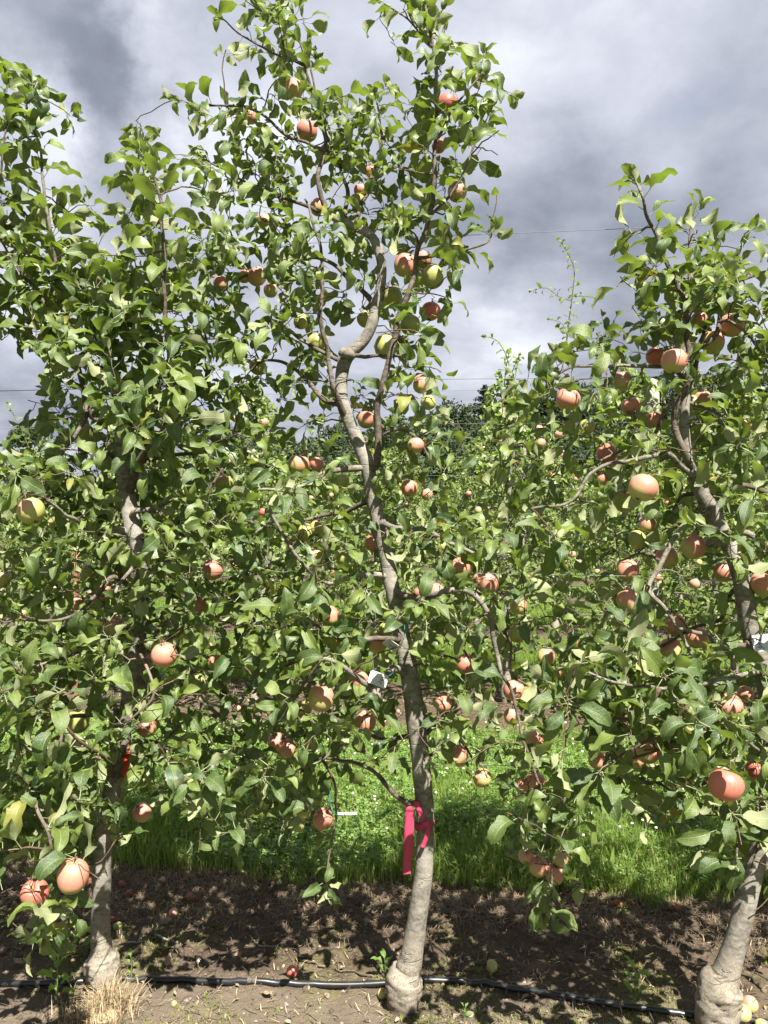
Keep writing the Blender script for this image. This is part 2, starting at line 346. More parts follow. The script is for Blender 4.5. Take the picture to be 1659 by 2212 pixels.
# ground material: soil under the rows, turf in the alleys
def ground_material():
    m, t = mat('orchard ground'); pos = t.n('ShaderNodeNewGeometry').outputs['Position']; s = t.sep(pos)
    v = t.math('ADD', t.math('SUBTRACT', s[1], 2.38), t.math('MULTIPLY', s[0], ROWSL))
    e = t.math('ADD', t.math('MULTIPLY', t.math('SUBTRACT', t.noise(pos, 2.2, 4, 0.6), 0.5), 0.5), t.math('MULTIPLY', t.math('SUBTRACT', t.noise(pos, 16, 3, 0.6), 0.5), 0.22))
    q = t.math('MODULO', t.math('ADD', v, PITCH*1.5+PITCH*20), PITCH)      # 0..PITCH, row at PITCH/2
    a = t.math('ADD', t.math('ABSOLUTE', t.math('SUBTRACT', q, PITCH/2)), e)
    soilm = t.math('SUBTRACT', 1.0, t.smooth(a, 0.74, 0.84))
    strawm = t.math('MULTIPLY', t.smooth(a, 0.42, 0.66), soilm)
    n1 = t.noise(pos, 9, 7, 0.66); n2 = t.noise(pos, 60, 5, 0.7); n3 = t.noise(pos, 2.6, 4, 0.5)
    soil = t.ramp(n1, [(0.28, (0.032, 0.022, 0.014)), (0.50, (0.070, 0.050, 0.034)), (0.72, (0.135, 0.102, 0.072))])
    soil = t.mix(t.math('MULTIPLY', t.smooth(n2, 0.45, 0.75), 0.5), soil, (0.131, 0.107, 0.083))
    near = t.math('SUBTRACT', 1.0, t.smooth(v, -0.02, 0.22))
    soil = t.mix(t.math('MULTIPLY', near, 0.55), soil, (0.153, 0.126, 0.096))
    vo = t.n('ShaderNodeTexVoronoi'); t.put(vo.inputs['Vector'], pos); vo.inputs['Scale'].default_value = 46.0
    peb = t.math('MULTIPLY', t.math('SUBTRACT', 1.0, t.smooth(vo.outputs['Distance'], 0.10, 0.2)), t.math('GREATER_THAN', t.noise(pos, 13, 2), 0.56))
    soil = t.mix(t.math('MULTIPLY', peb, 0.6), soil, (0.224, 0.200, 0.168))
    mo = t.math('MULTIPLY', t.smooth(t.noise(t.vm('ADD', pos, (4., 2., 0.)), 3.0, 5, 0.65), 0.53, 0.62), t.smooth(n2, 0.40, 0.6))
    soil = t.mix(t.math('MULTIPLY', mo, 0.55), soil, (0.13, 0.135, 0.045))
    st = t.noise(t.comb(t.math('MULTIPLY', s[0], 22.), t.math('MULTIPLY', s[1], 75.), 0.), 1.0, 5, 0.7, 1.2)
    strw = t.ramp(st, [(0.30, (0.035, 0.025, 0.017)), (0.55, (0.078, 0.058, 0.036)), (0.75, (0.154, 0.119, 0.073))])
    soil = t.mix(t.math('MULTIPLY', strawm, t.smooth(n1, 0.30, 0.55)), soil, strw)
    gf = t.noise(pos, 24, 6, 0.7)
    grass = t.ramp(gf, [(0.25, (0.035, 0.050, 0.012)), (0.5, (0.065, 0.10, 0.02)), (0.75, (0.12, 0.165, 0.035))])
    grass = t.mix(t.smooth(n3, 0.4, 0.7), grass, (0.085, 0.125, 0.030))
    c = t.mix(soilm, grass, soil)
    h = t.math('ADD', n1, t.math('MULTIPLY', n2, 0.45))
    out(t, prin(t, c, 0.93, 0.15, h, 0.9, 0.03)); return m
M['ground'] = ground_material()

# ------------------------------------------------------------------ ground sheet
xs = np.concatenate([-np.geomspace(900, 4.2, 26), np.arange(-4.0, 4.001, 0.032), np.geomspace(4.2, 900, 26)])
ys = np.concatenate([-np.geomspace(300, 1.2, 12), np.arange(-0.8, 1.4, 0.4), np.arange(1.5, 4.2, 0.020), np.arange(4.22, 9.0, 0.06), np.geomspace(9.2, 1500, 40)])
X, Y = np.meshgrid(xs, ys)
Z = np.zeros_like(X)
for i in range(X.shape[0]):
    if ys[i] < -.9 or ys[i] > 11: continue
    for j in range(X.shape[1]):
        if -8 < xs[j] < 8: Z[i, j] = gz(xs[j], ys[i])
ny, nx = X.shape
ii, jj = np.meshgrid(np.arange(ny-1), np.arange(nx-1), indexing='ij'); ii = ii.ravel(); jj = jj.ravel()
gq = np.stack([ii*nx+jj, ii*nx+jj+1, (ii+1)*nx+jj+1, (ii+1)*nx+jj], 1)
ground = link('ground', mesh_np('ground', np.stack([X, Y, Z], -1).reshape(-1, 3), gq, M['ground'])); ground['kind'] = 'structure'

# ------------------------------------------------------------------ wooded hill far behind
def ridge(x):   # height of the ridge as seen along x at 190 m
    return 9.0+0.085*(x+20)+3.0*math.sin(x*0.021+1)+1.6*math.sin(x*0.06)+(8 if x > 70 else 8*max(0, (x-30)/40)) if x > -45 else max(0.0, 6.3+0.12*(x+45))
hx = np.linspace(-420, 420, 110); hy = np.array([120, 140, 160, 180, 200, 240, 300, 420.])
HX, HY = np.meshgrid(hx, hy); HZ = np.zeros_like(HX)
for i in range(len(hy)):
    for j in range(len(hx)):
        k = min(1.0, max(0.0, (hy[i]-125)/75)); k = k*k*(3-2*k)
        HZ[i, j] = ridge(hx[j]*190/max(hy[i], 190))*k-0.3
ny, nx = HX.shape
ii, jj = np.meshgrid(np.arange(ny-1), np.arange(nx-1), indexing='ij'); ii = ii.ravel(); jj = jj.ravel()
hill = link('hill', mesh_np('hill', np.stack([HX, HY, HZ], -1).reshape(-1, 3), np.stack([ii*nx+jj, ii*nx+jj+1, (ii+1)*nx+jj+1, (ii+1)*nx+jj], 1), simple('hill floor', (0.03, 0.045, 0.018), 0.95))); hill['kind'] = 'structure'
rs = np.random.RandomState(5)
def leaf_cards(C, size, rs):
    """small folded two-quad sprays scattered at C (n,3)"""
    n = len(C); d = rs.normal(size=(n, 3)); d /= np.linalg.norm(d, axis=1)[:, None]
    u = rs.normal(size=(n, 3)); u -= d*(u*d).sum(1)[:, None]; u /= np.linalg.norm(u, axis=1)[:, None]; wv = np.cross(d, u)
    s = (size*rs.uniform(0.6, 1.4, n))[:, None]
    V = np.stack([C-u*s, C+wv*s*.45+d*s*.25, C+u*s, C-wv*s*.45+d*s*.25], 1).reshape(-1, 3)
    Q = np.arange(n*4).reshape(n, 4)
    return V, Q
def crown_points(c, r, n, rs, lobes=7):
    out_ = []
    L = rs.normal(size=(lobes, 3)); L /= np.linalg.norm(L, axis=1)[:, None]; L[:, 2] = np.abs(L[:, 2])*0.9-0.1
    for k in range(lobes):
        m_ = n//lobes; q = rs.normal(size=(m_, 3)); q /= np.linalg.norm(q, axis=1)[:, None]
        q *= (rs.uniform(0.75, 1.02, m_)*0.55)[:, None]; out_.append(q+L[k]*0.55)
    q = np.concatenate(out_); return q*np.array(r)+np.array(c)
fs = Soup()
trs = []
for row in range(7):
    yy = 128+row*12
    x = -60-rs.uniform(0, 8)
    while x < 92:
        k = min(1.0, max(0.0, (yy-125)/75)); k = k*k*(3-2*k); base_ = ridge(x*190/190)*k-0.3
        if x > -42 or row > 7: trs.append((x+rs.normal()*1.5, yy+rs.uniform(-4, 4), base_, rs.uniform(3.2, 5.2)))
        x += rs.uniform(4.5, 8.0)
for (x, y, z, r) in trs:
    c = crown_points((x, y, z+r*1.5), (r, r, r*rs.uniform(1.1, 1.55)), 520, rs)
    V, Q = leaf_cards(c, 0.62, rs); fs.add(V, Q, rnd=np.repeat((rs.uniform(0, .6)+rs.uniform(0, .35, len(c))), 4))
    tv, tq, tu = tube([(x, y, z-1), (x+.3, y, z+r*1.2)], [0.28, 0.15], 5, cap=False); fs.add(tv, tq, rnd=0.1)
forest = link('forest', fs.mesh('forest', M['forest'], smooth=False)); setp(forest, kind='stuff', label='dark green wood covering the hill beyond the orchard', category='forest')
# pine that stands proud of the ridge
pp = P(1048, 905, 150.0)
pn = thing('pine_tree', 'dark pine standing taller than the wood on the distant hill', 'tree', tuple(pp))
tv, tq, tu = tube([(0, 0, -8), (0.1, 0, 2), (0, 0, 6.3)], [0.3, 0.2, 0.05], 6); link('trunk', mesh_np('trunk', tv, tq, M['branch'], tu), None, pn)
pc = []
for k in range(16):
    zt = 1.2+k*0.33; L_ = 2.6*(1-(k/17)**1.3)+0.3
    for a in range(5):
        an = rs.uniform(0, 6.28); ll = L_*rs.uniform(0.6, 1.1); m_ = 26; tt = rs.uniform(0.15, 1, m_)
        pc.append(np.stack([np.cos(an)*ll*tt+rs.normal(size=m_)*.12, np.sin(an)*ll*tt+rs.normal(size=m_)*.12, zt+tt*0.35+rs.normal(size=m_)*.08], 1))
pc = np.concatenate(pc); V, Q = leaf_cards(pc, 0.26, rs); o = link('crown', mesh_np('pine_crown', V, Q, M['pine'], np.zeros((len(V), 2)), np.repeat(rs.uniform(0, 1, len(pc)), 4), False), None, pn); o['kind'] = 'stuff'
# round tree beyond the orchard, at the far end
tp = P(66, 985, 130.0)
rt = thing('round_tree', 'dark round-headed tree standing alone on the skyline beyond the orchard', 'tree', tuple(tp))
tv, tq, tu = tube([(0, 0, -10), (0, 0, 1.0), (0.2, 0, 3)], [0.4, 0.3, 0.15], 6); link('trunk', mesh_np('trunk', tv, tq, M['branch'], tu), None, rt)
c = crown_points((0, 0, 2.6), (3.6, 3.2, 3.0), 1500, rs, 12); V, Q = leaf_cards(c, 0.30, rs)
o = link('crown', mesh_np('round_crown', V, Q, M['forest'], np.zeros((len(V), 2)), np.repeat(rs.uniform(0, 1, len(c)), 4), False), None, rt); o['kind'] = 'stuff'

# ------------------------------------------------------------------ leaf shapes
def leaf_shape(rs, ns, na, petiole=True, droop=None, width=0.228):
    """leaf of unit blade length from the origin along +Y, upper side +Z"""
    t = np.linspace(0, 1, ns+1); u = np.linspace(-1, 1, na)
    pet = 0.30 if petiole else 0.02
    wd = width*rs.uniform(0.88, 1.12)*np.clip(np.sin(np.pi*t**0.90), 0, 1)**0.58; wd[0] = 0.03*width; wd[-1] = 0.015
    wd[-2] *= 0.80
    dr = rs.uniform(0.6, 2.7) if droop is None else droop
    fold = rs.uniform(0.15, 0.75); amp = rs.uniform(0.045, 0.125); p1, p2 = rs.uniform(0, 6.28, 2); fr = rs.uniform(8, 13); tw = rs.uniform(-0.9, 0.9)
    side = rs.uniform(-0.25, 0.25)
    V = []; U = []
    y = pet; z = 0.02; ang = rs.uniform(0.1, 0.5); x = 0.0
    for i in range(ns+1):
        if i: y += np.cos(ang)/ns; z += np.sin(ang)/ns; x += side*t[i]/ns; ang -= dr/ns
        for q in u:
            wv = wd[i]*(1+(0.06*(-1)**i if abs(q) == 1 and ns > 5 else 0))
            f = fold*(1-0.5*t[i]); lz = abs(q)*wv*np.sin(f); lx = q*wv*np.cos(f)
            lz += amp*(q*q)*np.sin(fr*t[i]+(p1 if q > 0 else p2))*np.sin(np.pi*t[i])
            a = tw*t[i]; lx, lz = lx*np.cos(a)-lz*np.sin(a), lx*np.sin(a)+lz*np.cos(a)
            V.append((x+lx, y-lz*np.sin(ang), z+lz*np.cos(ang))); U.append((q*.5+.5, t[i]))
    Q = []
    for i in range(ns):
        for j in range(na-1): Q.append((i*na+j, i*na+j+1, (i+1)*na+j+1, (i+1)*na+j))
    if petiole:
        b = len(V); r = 0.012; y0, z0 = V[na//2][1], V[na//2][2]
        for (yy, zz, rr) in ((0, -0.02, r*1.4), (y0+0.02, z0-0.005, r)):
            for a in (0.5, 2.6, 4.7): V.append((rr*np.cos(a), yy, zz+rr*np.sin(a))); U.append((0.5, 0.0))
        for j in range(3): Q.append((b+j, b+(j+1) % 3, b+3+(j+1) % 3, b+3+j))
    return np.array(V), np.array(Q), np.array(U)
rsl = np.random.RandomState(21)
LEAF = [leaf_shape(rsl, 7, 5) for _ in range(18)]
LEAF_LO = [leaf_shape(rsl, 4, 3, petiole=False) for _ in range(10)]
def leaf_mesh(name, shp, m): return mesh_np(name, shp[0], shp[1], m, shp[2], np.zeros(len(shp[0])))
def merge_leaves(name, mats, locs, kinds, lib, material, org=(0, 0, 0), rs=rsl):
    s = Soup(); mats = np.asarray(mats); locs = np.asarray(locs)-np.array(org); kinds = np.asarray(kinds)
    for k in range(len(lib)):
        idx = np.where(kinds == k)[0]
        if not len(idx): continue
        V, Q, U = lib[k]; n = len(idx); VV = np.einsum('nij,vj->nvi', mats[idx], V)+locs[idx][:, None, :]
        QQ = (Q[None]+(np.arange(n)*len(V))[:, None, None]).reshape(-1, 4)
        s.add(VV.reshape(-1, 3), QQ, np.tile(U, (n, 1)), np.repeat(rs.uniform(0, 1, n), len(V)))
    return s.mesh(name, material)
def frame(d, up, roll=0.0):
    """3x3 with columns x, y=d, z~up"""
    d = d/(np.linalg.norm(d)+1e-9); z = up-d*up.dot(d); l = np.linalg.norm(z)
    if l < 1e-3: z = np.array([1, 0, 0.])-d*d[0]; l = np.linalg.norm(z)
    z /= l; x = np.cross(d, z)
    if roll: x, z = x*np.cos(roll)+z*np.sin(roll), -x*np.sin(roll)+z*np.cos(roll)
    return np.stack([x, d, z], 1)
UPV = np.array([0, 0, 1.0]); SUNV = np.array(sd)
def rosette(rs, c, axis, n, size, out_, spread=(35, 100)):
    a0 = rs.uniform(0, 6.28); axis = axis/np.linalg.norm(axis)
    b = frame(axis, np.array([0.3, 0.5, 0.2]))
    for i in range(n):
        an = a0+i*2.399+rs.normal()*.25; po = R(rs.uniform(*spread))
        d = axis*np.cos(po)+(b[:, 0]*np.cos(an)+b[:, 2]*np.sin(an))*np.sin(po); d[2] -= rs.uniform(0.0, 0.6)
        up = axis*0.35+UPV*0.8+SUNV*0.3+rs.normal(size=3)*.55
        s = size*rs.uniform(0.50, 1.15)
        out_.append((frame(d, up, rs.normal()*.35+(rs.uniform(1.2, 2.9)*rs.choice([-1, 1]) if rs.uniform() < .16 else 0))*s, c+rs.normal(size=3)*0.004-axis*rs.uniform(0, .018)))
def shoot_leaves(rs, pts, step, size, out_, start=0.0):
    pts = np.asarray(pts); seg = np.linalg.norm(np.diff(pts, axis=0), axis=1); L = np.concatenate([[0], np.cumsum(seg)]); T_ = L[-1]
    s = start*T_; k = 0; a0 = rs.uniform(0, 6.28); ax = pts[-1]-pts[0]; ax = ax/(np.linalg.norm(ax)+1e-9) if len(pts) > 1 else np.array([0, 0, -1.0]); b = frame(ax, np.array([0.3, 0.5, 0.2]))
    while s < T_:
        p = np.array([np.interp(s, L, pts[:, q]) for q in range(3)]); p2 = np.array([np.interp(min(s+.02, T_), L, pts[:, q]) for q in range(3)])
        p1 = np.array([np.interp(max(s-.02, 0), L, pts[:, q]) for q in range(3)]); ax = (p2-p1)/(np.linalg.norm(p2-p1)+1e-9)
        b = frame(ax, np.array([0.3, 0.5, 0.2])); an = a0+k*2.399+rs.normal()*.2; f = s/T_
        po = R(78-48*max(0, (f-0.75)/0.25)*1.0+rs.normal()*9)
        d = ax*np.cos(po)+(b[:, 0]*np.cos(an)+b[:, 2]*np.sin(an))*np.sin(po)
        sz = size*(1.08 if f < 0.7 else 1.08-0.32*(f-0.7)/0.3)*rs.uniform(0.75, 1.12)
        out_.append((frame(d, UPV*.8+ax*.6+rs.normal(size=3)*.28, rs.normal()*.3+(rs.uniform(1.0, 2.6)*rs.choice([-1, 1]) if rs.uniform() < .12 else 0))*sz, p)); s += step*rs.uniform(0.75, 1.3)*(1 if f < .8 else 0.6); k += 1
    for q in range(3):   # terminal tuft
        an = a0+q*2.1; d = ax*0.95+(b[:, 0]*np.cos(an)+b[:, 2]*np.sin(an))*0.35
        out_.append((frame(d, -ax*.2+UPV*.2-(b[:, 0]*np.cos(an)+b[:, 2]*np.sin(an)), 0)*size*rs.uniform(.45, .75), pts[-1]))
DENSITY = 2.35
# ------------------------------------------------------------------ apple trees of the first row: trunks and limbs
# trunk points: px, py, radius in px ; limbs: list of (px, py, depth offset), start radius, end radius (cm), kind
TREES = {
 'left': dict(
   trunk=[(219, 2146, 27), (221, 2128, 33), (222, 2100, 38), (220, 2074, 37), (218, 2056, 24), (217, 2000, 20), (219, 1930, 19.5), (223, 1850, 19), (232, 1760, 19), (246, 1690, 19), (262, 1610, 18), (277, 1530, 18), (289, 1450, 18), (299, 1360, 18), (306, 1270, 18), (304, 1200, 19), (291, 1145, 21), (275, 1075, 17), (266, 1000, 16), (262, 930, 15), (262, 880, 14), (246, 830, 13), (228, 780, 11), (214, 740, 9)],
   limbs=[([(214, 740, 0), (196, 690, .02), (186, 640, .03)], 1.1, .6, 'b', 0.5), ([(262, 900, 0), (215, 905, 0), (192, 880, -.03), (172, 800, -.05), (152, 740, -.05), (130, 640, -.06), (120, 530, -.05), (100, 430, -.05), (82, 320, -.04), (66, 240, -.03), (52, 200, -.02)], 1.15, .25, 's', .45),
     ([(275, 1060, 0), (300, 1000, -.08), (335, 955, -.14), (358, 900, -.16), (369, 840, -.17), (366, 700, -.18), (352, 540, -.2), (342, 430, -.2), (328, 375, -.2), (314, 340, -.2)], 1.3, .3, 's', .35),
     ([(150, 740, -.05), (90, 645, -.08), (40, 580, -.1), (-10, 500, -.1)], .75, .3, 's', .3), ([(-60, 700, -.1), (-30, 500, -.12), (5, 380, -.12), (15, 250, -.12)], .6, .25, 's', .2),
     ([(190, 880, 0), (180, 920, -.1), (140, 975, -.15), (115, 1030, -.2)], .9, .4, 'b', 0), ([(266, 1000, 0), (200, 970, .05), (120, 1000, .05), (40, 990, .1)], .8, .3, 'b', 0),
     ([(290, 1148, 0), (245, 1152, -.03), (212, 1158, -.05), (150, 1120, -.2), (100, 1080, -.3)], 1.5, .4, 'l', 0), ([(300, 1160, 0), (352, 1156, -.05), (382, 1134, -.05), (395, 1110, -.05), (440, 1080, -.1), (480, 1010, -.1)], 1.2, .4, 'b', 0),
     ([(285, 1130, 0), (296, 1110, -.03), (330, 1105, -.06), (372, 1070, -.12)], 1.3, .6, 'l', 0), ([(303, 1190, 0), (284, 1220, -.15), (262, 1250, -.2), (250, 1280, -.25)], .8, .4, 'l', 0),
     ([(300, 1340, 0), (240, 1370, -.12), (185, 1400, -.2), (80, 1440, -.25)], 1.1, .35, 'b', 0), ([(306, 1280, 0), (245, 1255, -.1), (200, 1290, -.15), (140, 1330, -.25), (60, 1340, -.3)], 1.0, .35, 'b', 0),
     ([(300, 1350, 0), (340, 1400, .05), (400, 1360, .1), (470, 1340, .1)], 1.0, .4, 'b', 0), ([(289, 1460, 0), (340, 1490, -.02), (400, 1480, 0), (440, 1520, 0), (490, 1560, 0), (545, 1612, -.02)], 1.1, .35, 'b', 0),
     ([(277, 1540, 0), (215, 1545, -.03), (150, 1550, -.08), (128, 1600, -.2), (98, 1660, -.3), (80, 1720, -.4), (98, 1780, -.5), (118, 1840, -.52), (130, 1900, -.52), (110, 1960, -.52), (95, 2010, -.5)], .8, .3, 'b', .55),
     ([(277, 1540, 0), (190, 1620, .02), (120, 1640, .02), (30, 1600, 0)], .8, .3, 'b', 0), ([(246, 1700, 0), (262, 1690, -.03), (300, 1650, -.04), (335, 1625, -.04), (400, 1560, 0), (450, 1600, 0)], .9, .35, 'l', 0),
     ([(262, 1620, 0), (330, 1600, .08), (430, 1640, .12), (520, 1680, .1), (560, 1740, .08)], 1.0, .3, 'b', 0), ([(250, 1680, 0), (230, 1640, -.3), (160, 1590, -.42), (80, 1530, -.5), (40, 1440, -.5)], .6, .3, 't', .35),
     ([(300, 1400, 0), (320, 1440, -.28), (340, 1500, -.32), (270, 1560, -.36)], .5, .3, 'b', 0), ([(262, 930, 0), (330, 900, .1), (420, 860, .12), (450, 780, .12), (430, 680, .1)], 1.0, .3, 'b', .5), ([(266, 1000, 0), (380, 980, .08), (480, 960, .05), (520, 880, .05)], .9, .3, 'b', .4)]),
 'middle': dict(
   trunk=[(874, 2202, 27), (871, 2180, 31), (874, 2145, 39), (876, 2112, 40), (884, 2094, 27), (894, 2035, 23), (905, 1960, 21), (914, 1890, 19.5), (918, 1820, 19), (917, 1740, 19.5), (910, 1660, 20), (900, 1570, 21), (890, 1490, 21), (880, 1430, 21), (868, 1370, 18), (856, 1310, 17), (845, 1260, 17), (834, 1200, 17), (818, 1130, 16), (805, 1070, 16), (796, 1010, 17), (778, 965, 15), (756, 915, 14.5), (740, 870, 13.5), (737, 830, 13.5), (742, 790, 14), (754, 764, 15), (780, 742, 13), (800, 710, 12), (812, 665, 12), (822, 620, 11), (824, 570, 10), (806, 515, 10), (768, 490, 9.5), (738, 478, 9), (712, 466, 7)],
   limbs=[([(752, 770, 0), (744, 762, -.03), (738, 757, -.045)], 1.7, 1.55, 'l', 0), ([(712, 466, 0), (690, 400, -.02), (700, 330, 0), (694, 270, 0), (668, 200, 0), (652, 130, 0), (634, 60, 0), (620, -20, 0)], .85, .3, 's', .3),
     ([(738, 478, 0), (752, 420, .05), (735, 370, .05), (706, 300, .04), (690, 240, .05), (668, 130, .06)], .8, .3, 'b', .3), ([(768, 490, 0), (790, 430, .06), (800, 370, .1), (820, 300, .12), (815, 220, .12)], .8, .3, 'b', .3),
     ([(798, 1015, 0), (812, 1005, -.04), (818, 940, -.06), (824, 880, -.08), (842, 780, -.1), (862, 690, -.1), (878, 620, -.1), (905, 540, -.08), (930, 440, -.06), (938, 330, -.05), (944, 220, -.05), (940, 120, -.05), (930, 20, -.05), (925, -40, -.05)], 1.25, .35, 's', .35),
     ([(940, 470, -.06), (985, 390, -.05), (1020, 320, -.05), (1050, 260, -.04)], .5, .22, 's', .3), ([(938, 300, -.05), (985, 240, -.03), (1020, 190, -.02), (1045, 130, 0)], .5, .2, 's', .3), ([(940, 110, -.05), (890, 50, -.03), (830, 10, 0)], .4, .2, 'b', .3),
     ([(890, 560, -.09), (950, 548, -.06), (1000, 545, -.03), (1040, 530, 0), (1062, 505, 0)], .6, .25, 'b', .2), ([(742, 910, 0), (728, 850, -.05), (712, 780, -.08), (700, 690, -.1), (696, 600, -.1), (690, 520, -.08), (660, 430, -.06)], 1.0, .35, 'b', 0),
     ([(738, 878, 0), (700, 862, .02), (670, 830, .04), (620, 790, .06), (575, 780, .06), (540, 800, .05)], 1.1, .3, 'b', 0), ([(812, 660, 0), (760, 600, .1), (690, 560, .15), (600, 570, .15), (520, 600, .12), (470, 640, .1)], .9, .35, 'b', 0),
     ([(720, 468, 0), (640, 440, .02), (560, 410, .05), (500, 380, .05), (440, 340, .05)], .7, .25, 'b', .35), ([(700, 330, 0), (620, 290, -.02), (540, 240, -.04), (450, 225, -.04), (380, 215, -.04)], .6, .22, 'b', .3),
     ([(655, 140, 0), (600, 110, .0), (540, 90, 0), (480, 40, 0)], .45, .2, 'b', .25), ([(742, 790, 0), (660, 730, .1), (590, 690, .12), (540, 720, .12), (560, 780, .1)], .7, .3, 'b', 0),
     ([(754, 764, 0), (795, 772, -.04), (830, 768, -.06), (880, 770, -.08)], .8, .35, 'b', 0), ([(778, 965, 0), (800, 950, .05), (850, 930, .1), (900, 950, .12), (930, 1000, .15)], .9, .3, 'b', 0),
     ([(796, 1012, 0), (745, 1025, -.05), (690, 1030, -.08), (640, 1048, -.1), (560, 1060, -.1)], 1.2, .4, 'l', 0), ([(818, 1132, 0), (865, 1140, -.08), (925, 1140, -.1), (962, 1170, -.12), (1040, 1200, -.12)], 1.0, .45, 'l', 0),
     ([(840, 1245, 0), (800, 1240, -.06), (750, 1240, -.1), (735, 1262, -.12), (700, 1250, -.14), (640, 1200, -.2), (580, 1100, -.22)], 1.0, .4, 'l', 0), ([(805, 1075, 0), (740, 1110, .05), (660, 1120, .06), (560, 1150, .05), (500, 1220, 0)], .9, .3, 'b', 0),
     ([(848, 1280, 0), (900, 1290, -.1), (960, 1275, -.16), (1020, 1280, -.18), (1052, 1325, -.18), (1068, 1380, -.17), (1080, 1450, -.16)], 1.15, .6, 'l', 0), ([(1080, 1450, -.16), (1108, 1520, -.16), (1125, 1590, -.16), (1152, 1660, -.18), (1172, 1740, -.18), (1186, 1820, -.18), (1190, 1890, -.18), (1184, 1950, -.18)], .55, .25, 'b', .1),
     ([(1060, 1350, -.18), (1096, 1380, -.1), (1110, 1450, -.08), (1170, 1500, -.05)], .6, .3, 'b', 0), ([(882, 1446, 0), (850, 1442, -.1), (832, 1462, -.16), (790, 1480, -.25), (740, 1440, -.32), (690, 1420, -.36)], 1.5, .5, 'l', .5),
     ([(868, 1380, 0), (810, 1380, -.1), (740, 1380, -.2), (680, 1350, -.24), (600, 1360, -.26)], 1.0, .35, 'b', 0), ([(902, 1590, 0), (945, 1556, .02), (980, 1545, .04), (1030, 1480, .05), (1000, 1400, .05)], .9, .35, 'b', 0),
     ([(908, 1640, 0), (940, 1625, .03), (985, 1600, .03), (1020, 1640, .02)], .7, .3, 'b', 0), ([(914, 1738, 0), (880, 1722, -.04), (840, 1692, -.06), (800, 1665, -.08), (740, 1640, -.1), (690, 1640, -.12), (620, 1680, -.14)], .95, .35, 'b', 0),
     ([(900, 1575, 0), (830, 1600, .06), (760, 1570, .1), (660, 1560, .12), (590, 1610, .12)], .9, .3, 'b', 0), ([(690, 1640, -.12), (716, 1690, -.12), (719, 1760, -.12), (722, 1820, -.12), (716, 1870, -.12), (704, 1912, -.12)], .42, .25, 't', .98),
     ([(560, 1500, -.1), (610, 1440, -.2), (660, 1420, -.3)], .5, .3, 't', .3), ([(690, 1420, -.36), (640, 1500, -.3), (600, 1560, -.25)], .5, .3, 'b', 0), ([(868, 1380, 0), (960, 1420, .1), (1040, 1440, .12)], .7, .3, 'b', 0)]),
 'right': dict(
   trunk=[(1552, 2242, 36), (1548, 2210, 42), (1550, 2165, 47), (1556, 2126, 44), (1568, 2104, 29), (1585, 2050, 24), (1600, 1990, 22), (1618, 1920, 21), (1636, 1850, 21), (1652, 1770, 20), (1662, 1690, 20), (1666, 1600, 20), (1660, 1520, 19), (1645, 1440, 19), (1622, 1370, 19), (1611, 1300, 19), (1598, 1240, 18), (1576, 1180, 17), (1552, 1135, 17), (1528, 1085, 17), (1510, 1050, 17), (1494, 1010, 10), (1482, 960, 10), (1478, 900, 10), (1484, 850, 9), (1496, 810, 8)],
   limbs=[([(1494, 1012, 0), (1474, 970, -.04), (1470, 900, -.05), (1482, 830, -.05), (1492, 770, -.05), (1485, 720, -.05), (1474, 660, -.06), (1456, 600, -.06), (1430, 530, -.06), (1402, 460, -.06), (1384, 425, -.06), (1374, 395, -.06)], 1.15, .35, 's', .5),
     ([(1478, 680, -.05), (1482, 620, -.02), (1490, 540, 0), (1502, 490, 0), (1505, 465, 0)], .6, .25, 's', .3), ([(1486, 760, -.05), (1540, 720, -.02), (1545, 670, 0), (1570, 630, .02), (1610, 600, .04), (1670, 580, .05)], .9, .4, 'b', .2), ([(1530, 700, 0), (1580, 690, -.04), (1620, 730, -.06), (1665, 790, -.08)], .55, .3, 'b', .1),
     ([(1560, 640, 0), (1590, 580, .02), (1600, 540, .02)], .4, .2, 's', .2), ([(1496, 810, 0), (1510, 740, .02), (1530, 650, .04), (1540, 590, .05)], .7, .3, 's', .3),
     ([(1488, 830, 0), (1440, 800, -.02), (1380, 790, -.05), (1310, 795, -.08), (1240, 800, -.1), (1180, 830, -.12)], .8, .3, 'b', 0), ([(1310, 795, -.08), (1290, 760, -.1), (1290, 720, -.1)], .4, .2, 's', .1),
     ([(1482, 890, 0), (1450, 880, .02), (1400, 950, .03), (1350, 960, .05), (1280, 1000, .05), (1200, 1000, .05)], .8, .3, 'b', 0), ([(1510, 1040, 0), (1470, 1000, -.08), (1430, 985, -.12), (1370, 990, -.15), (1290, 1010, -.15), (1230, 1080, -.18), (1150, 1100, -.2)], .95, .35, 'l', 0),
     ([(1478, 870, 0), (1520, 880, .04), (1560, 900, .06), (1620, 960, .06)], .7, .3, 'b', 0), ([(1522, 1068, 0), (1560, 1060, -.03), (1600, 1052, -.05), (1665, 1068, -.06)], 1.2, .7, 'b', 0), ([(1520, 1075, 0), (1490, 1060, .05), (1460, 1090, .08), (1440, 1140, .1)], .9, .4, 'b', 0),
     ([(1552, 1170, 0), (1538, 1170, -.05), (1562, 1160, -.07), (1600, 1158, -.08), (1640, 1175, -.1), (1690, 1200, -.1)], 1.3, .8, 'l', 0), ([(1535, 1105, 0), (1500, 1130, -.1), (1455, 1170, -.15), (1425, 1220, -.18), (1398, 1270, -.2), (1428, 1310, -.22), (1455, 1345, -.23), (1500, 1420, -.24)], .95, .42, 'l', 0),
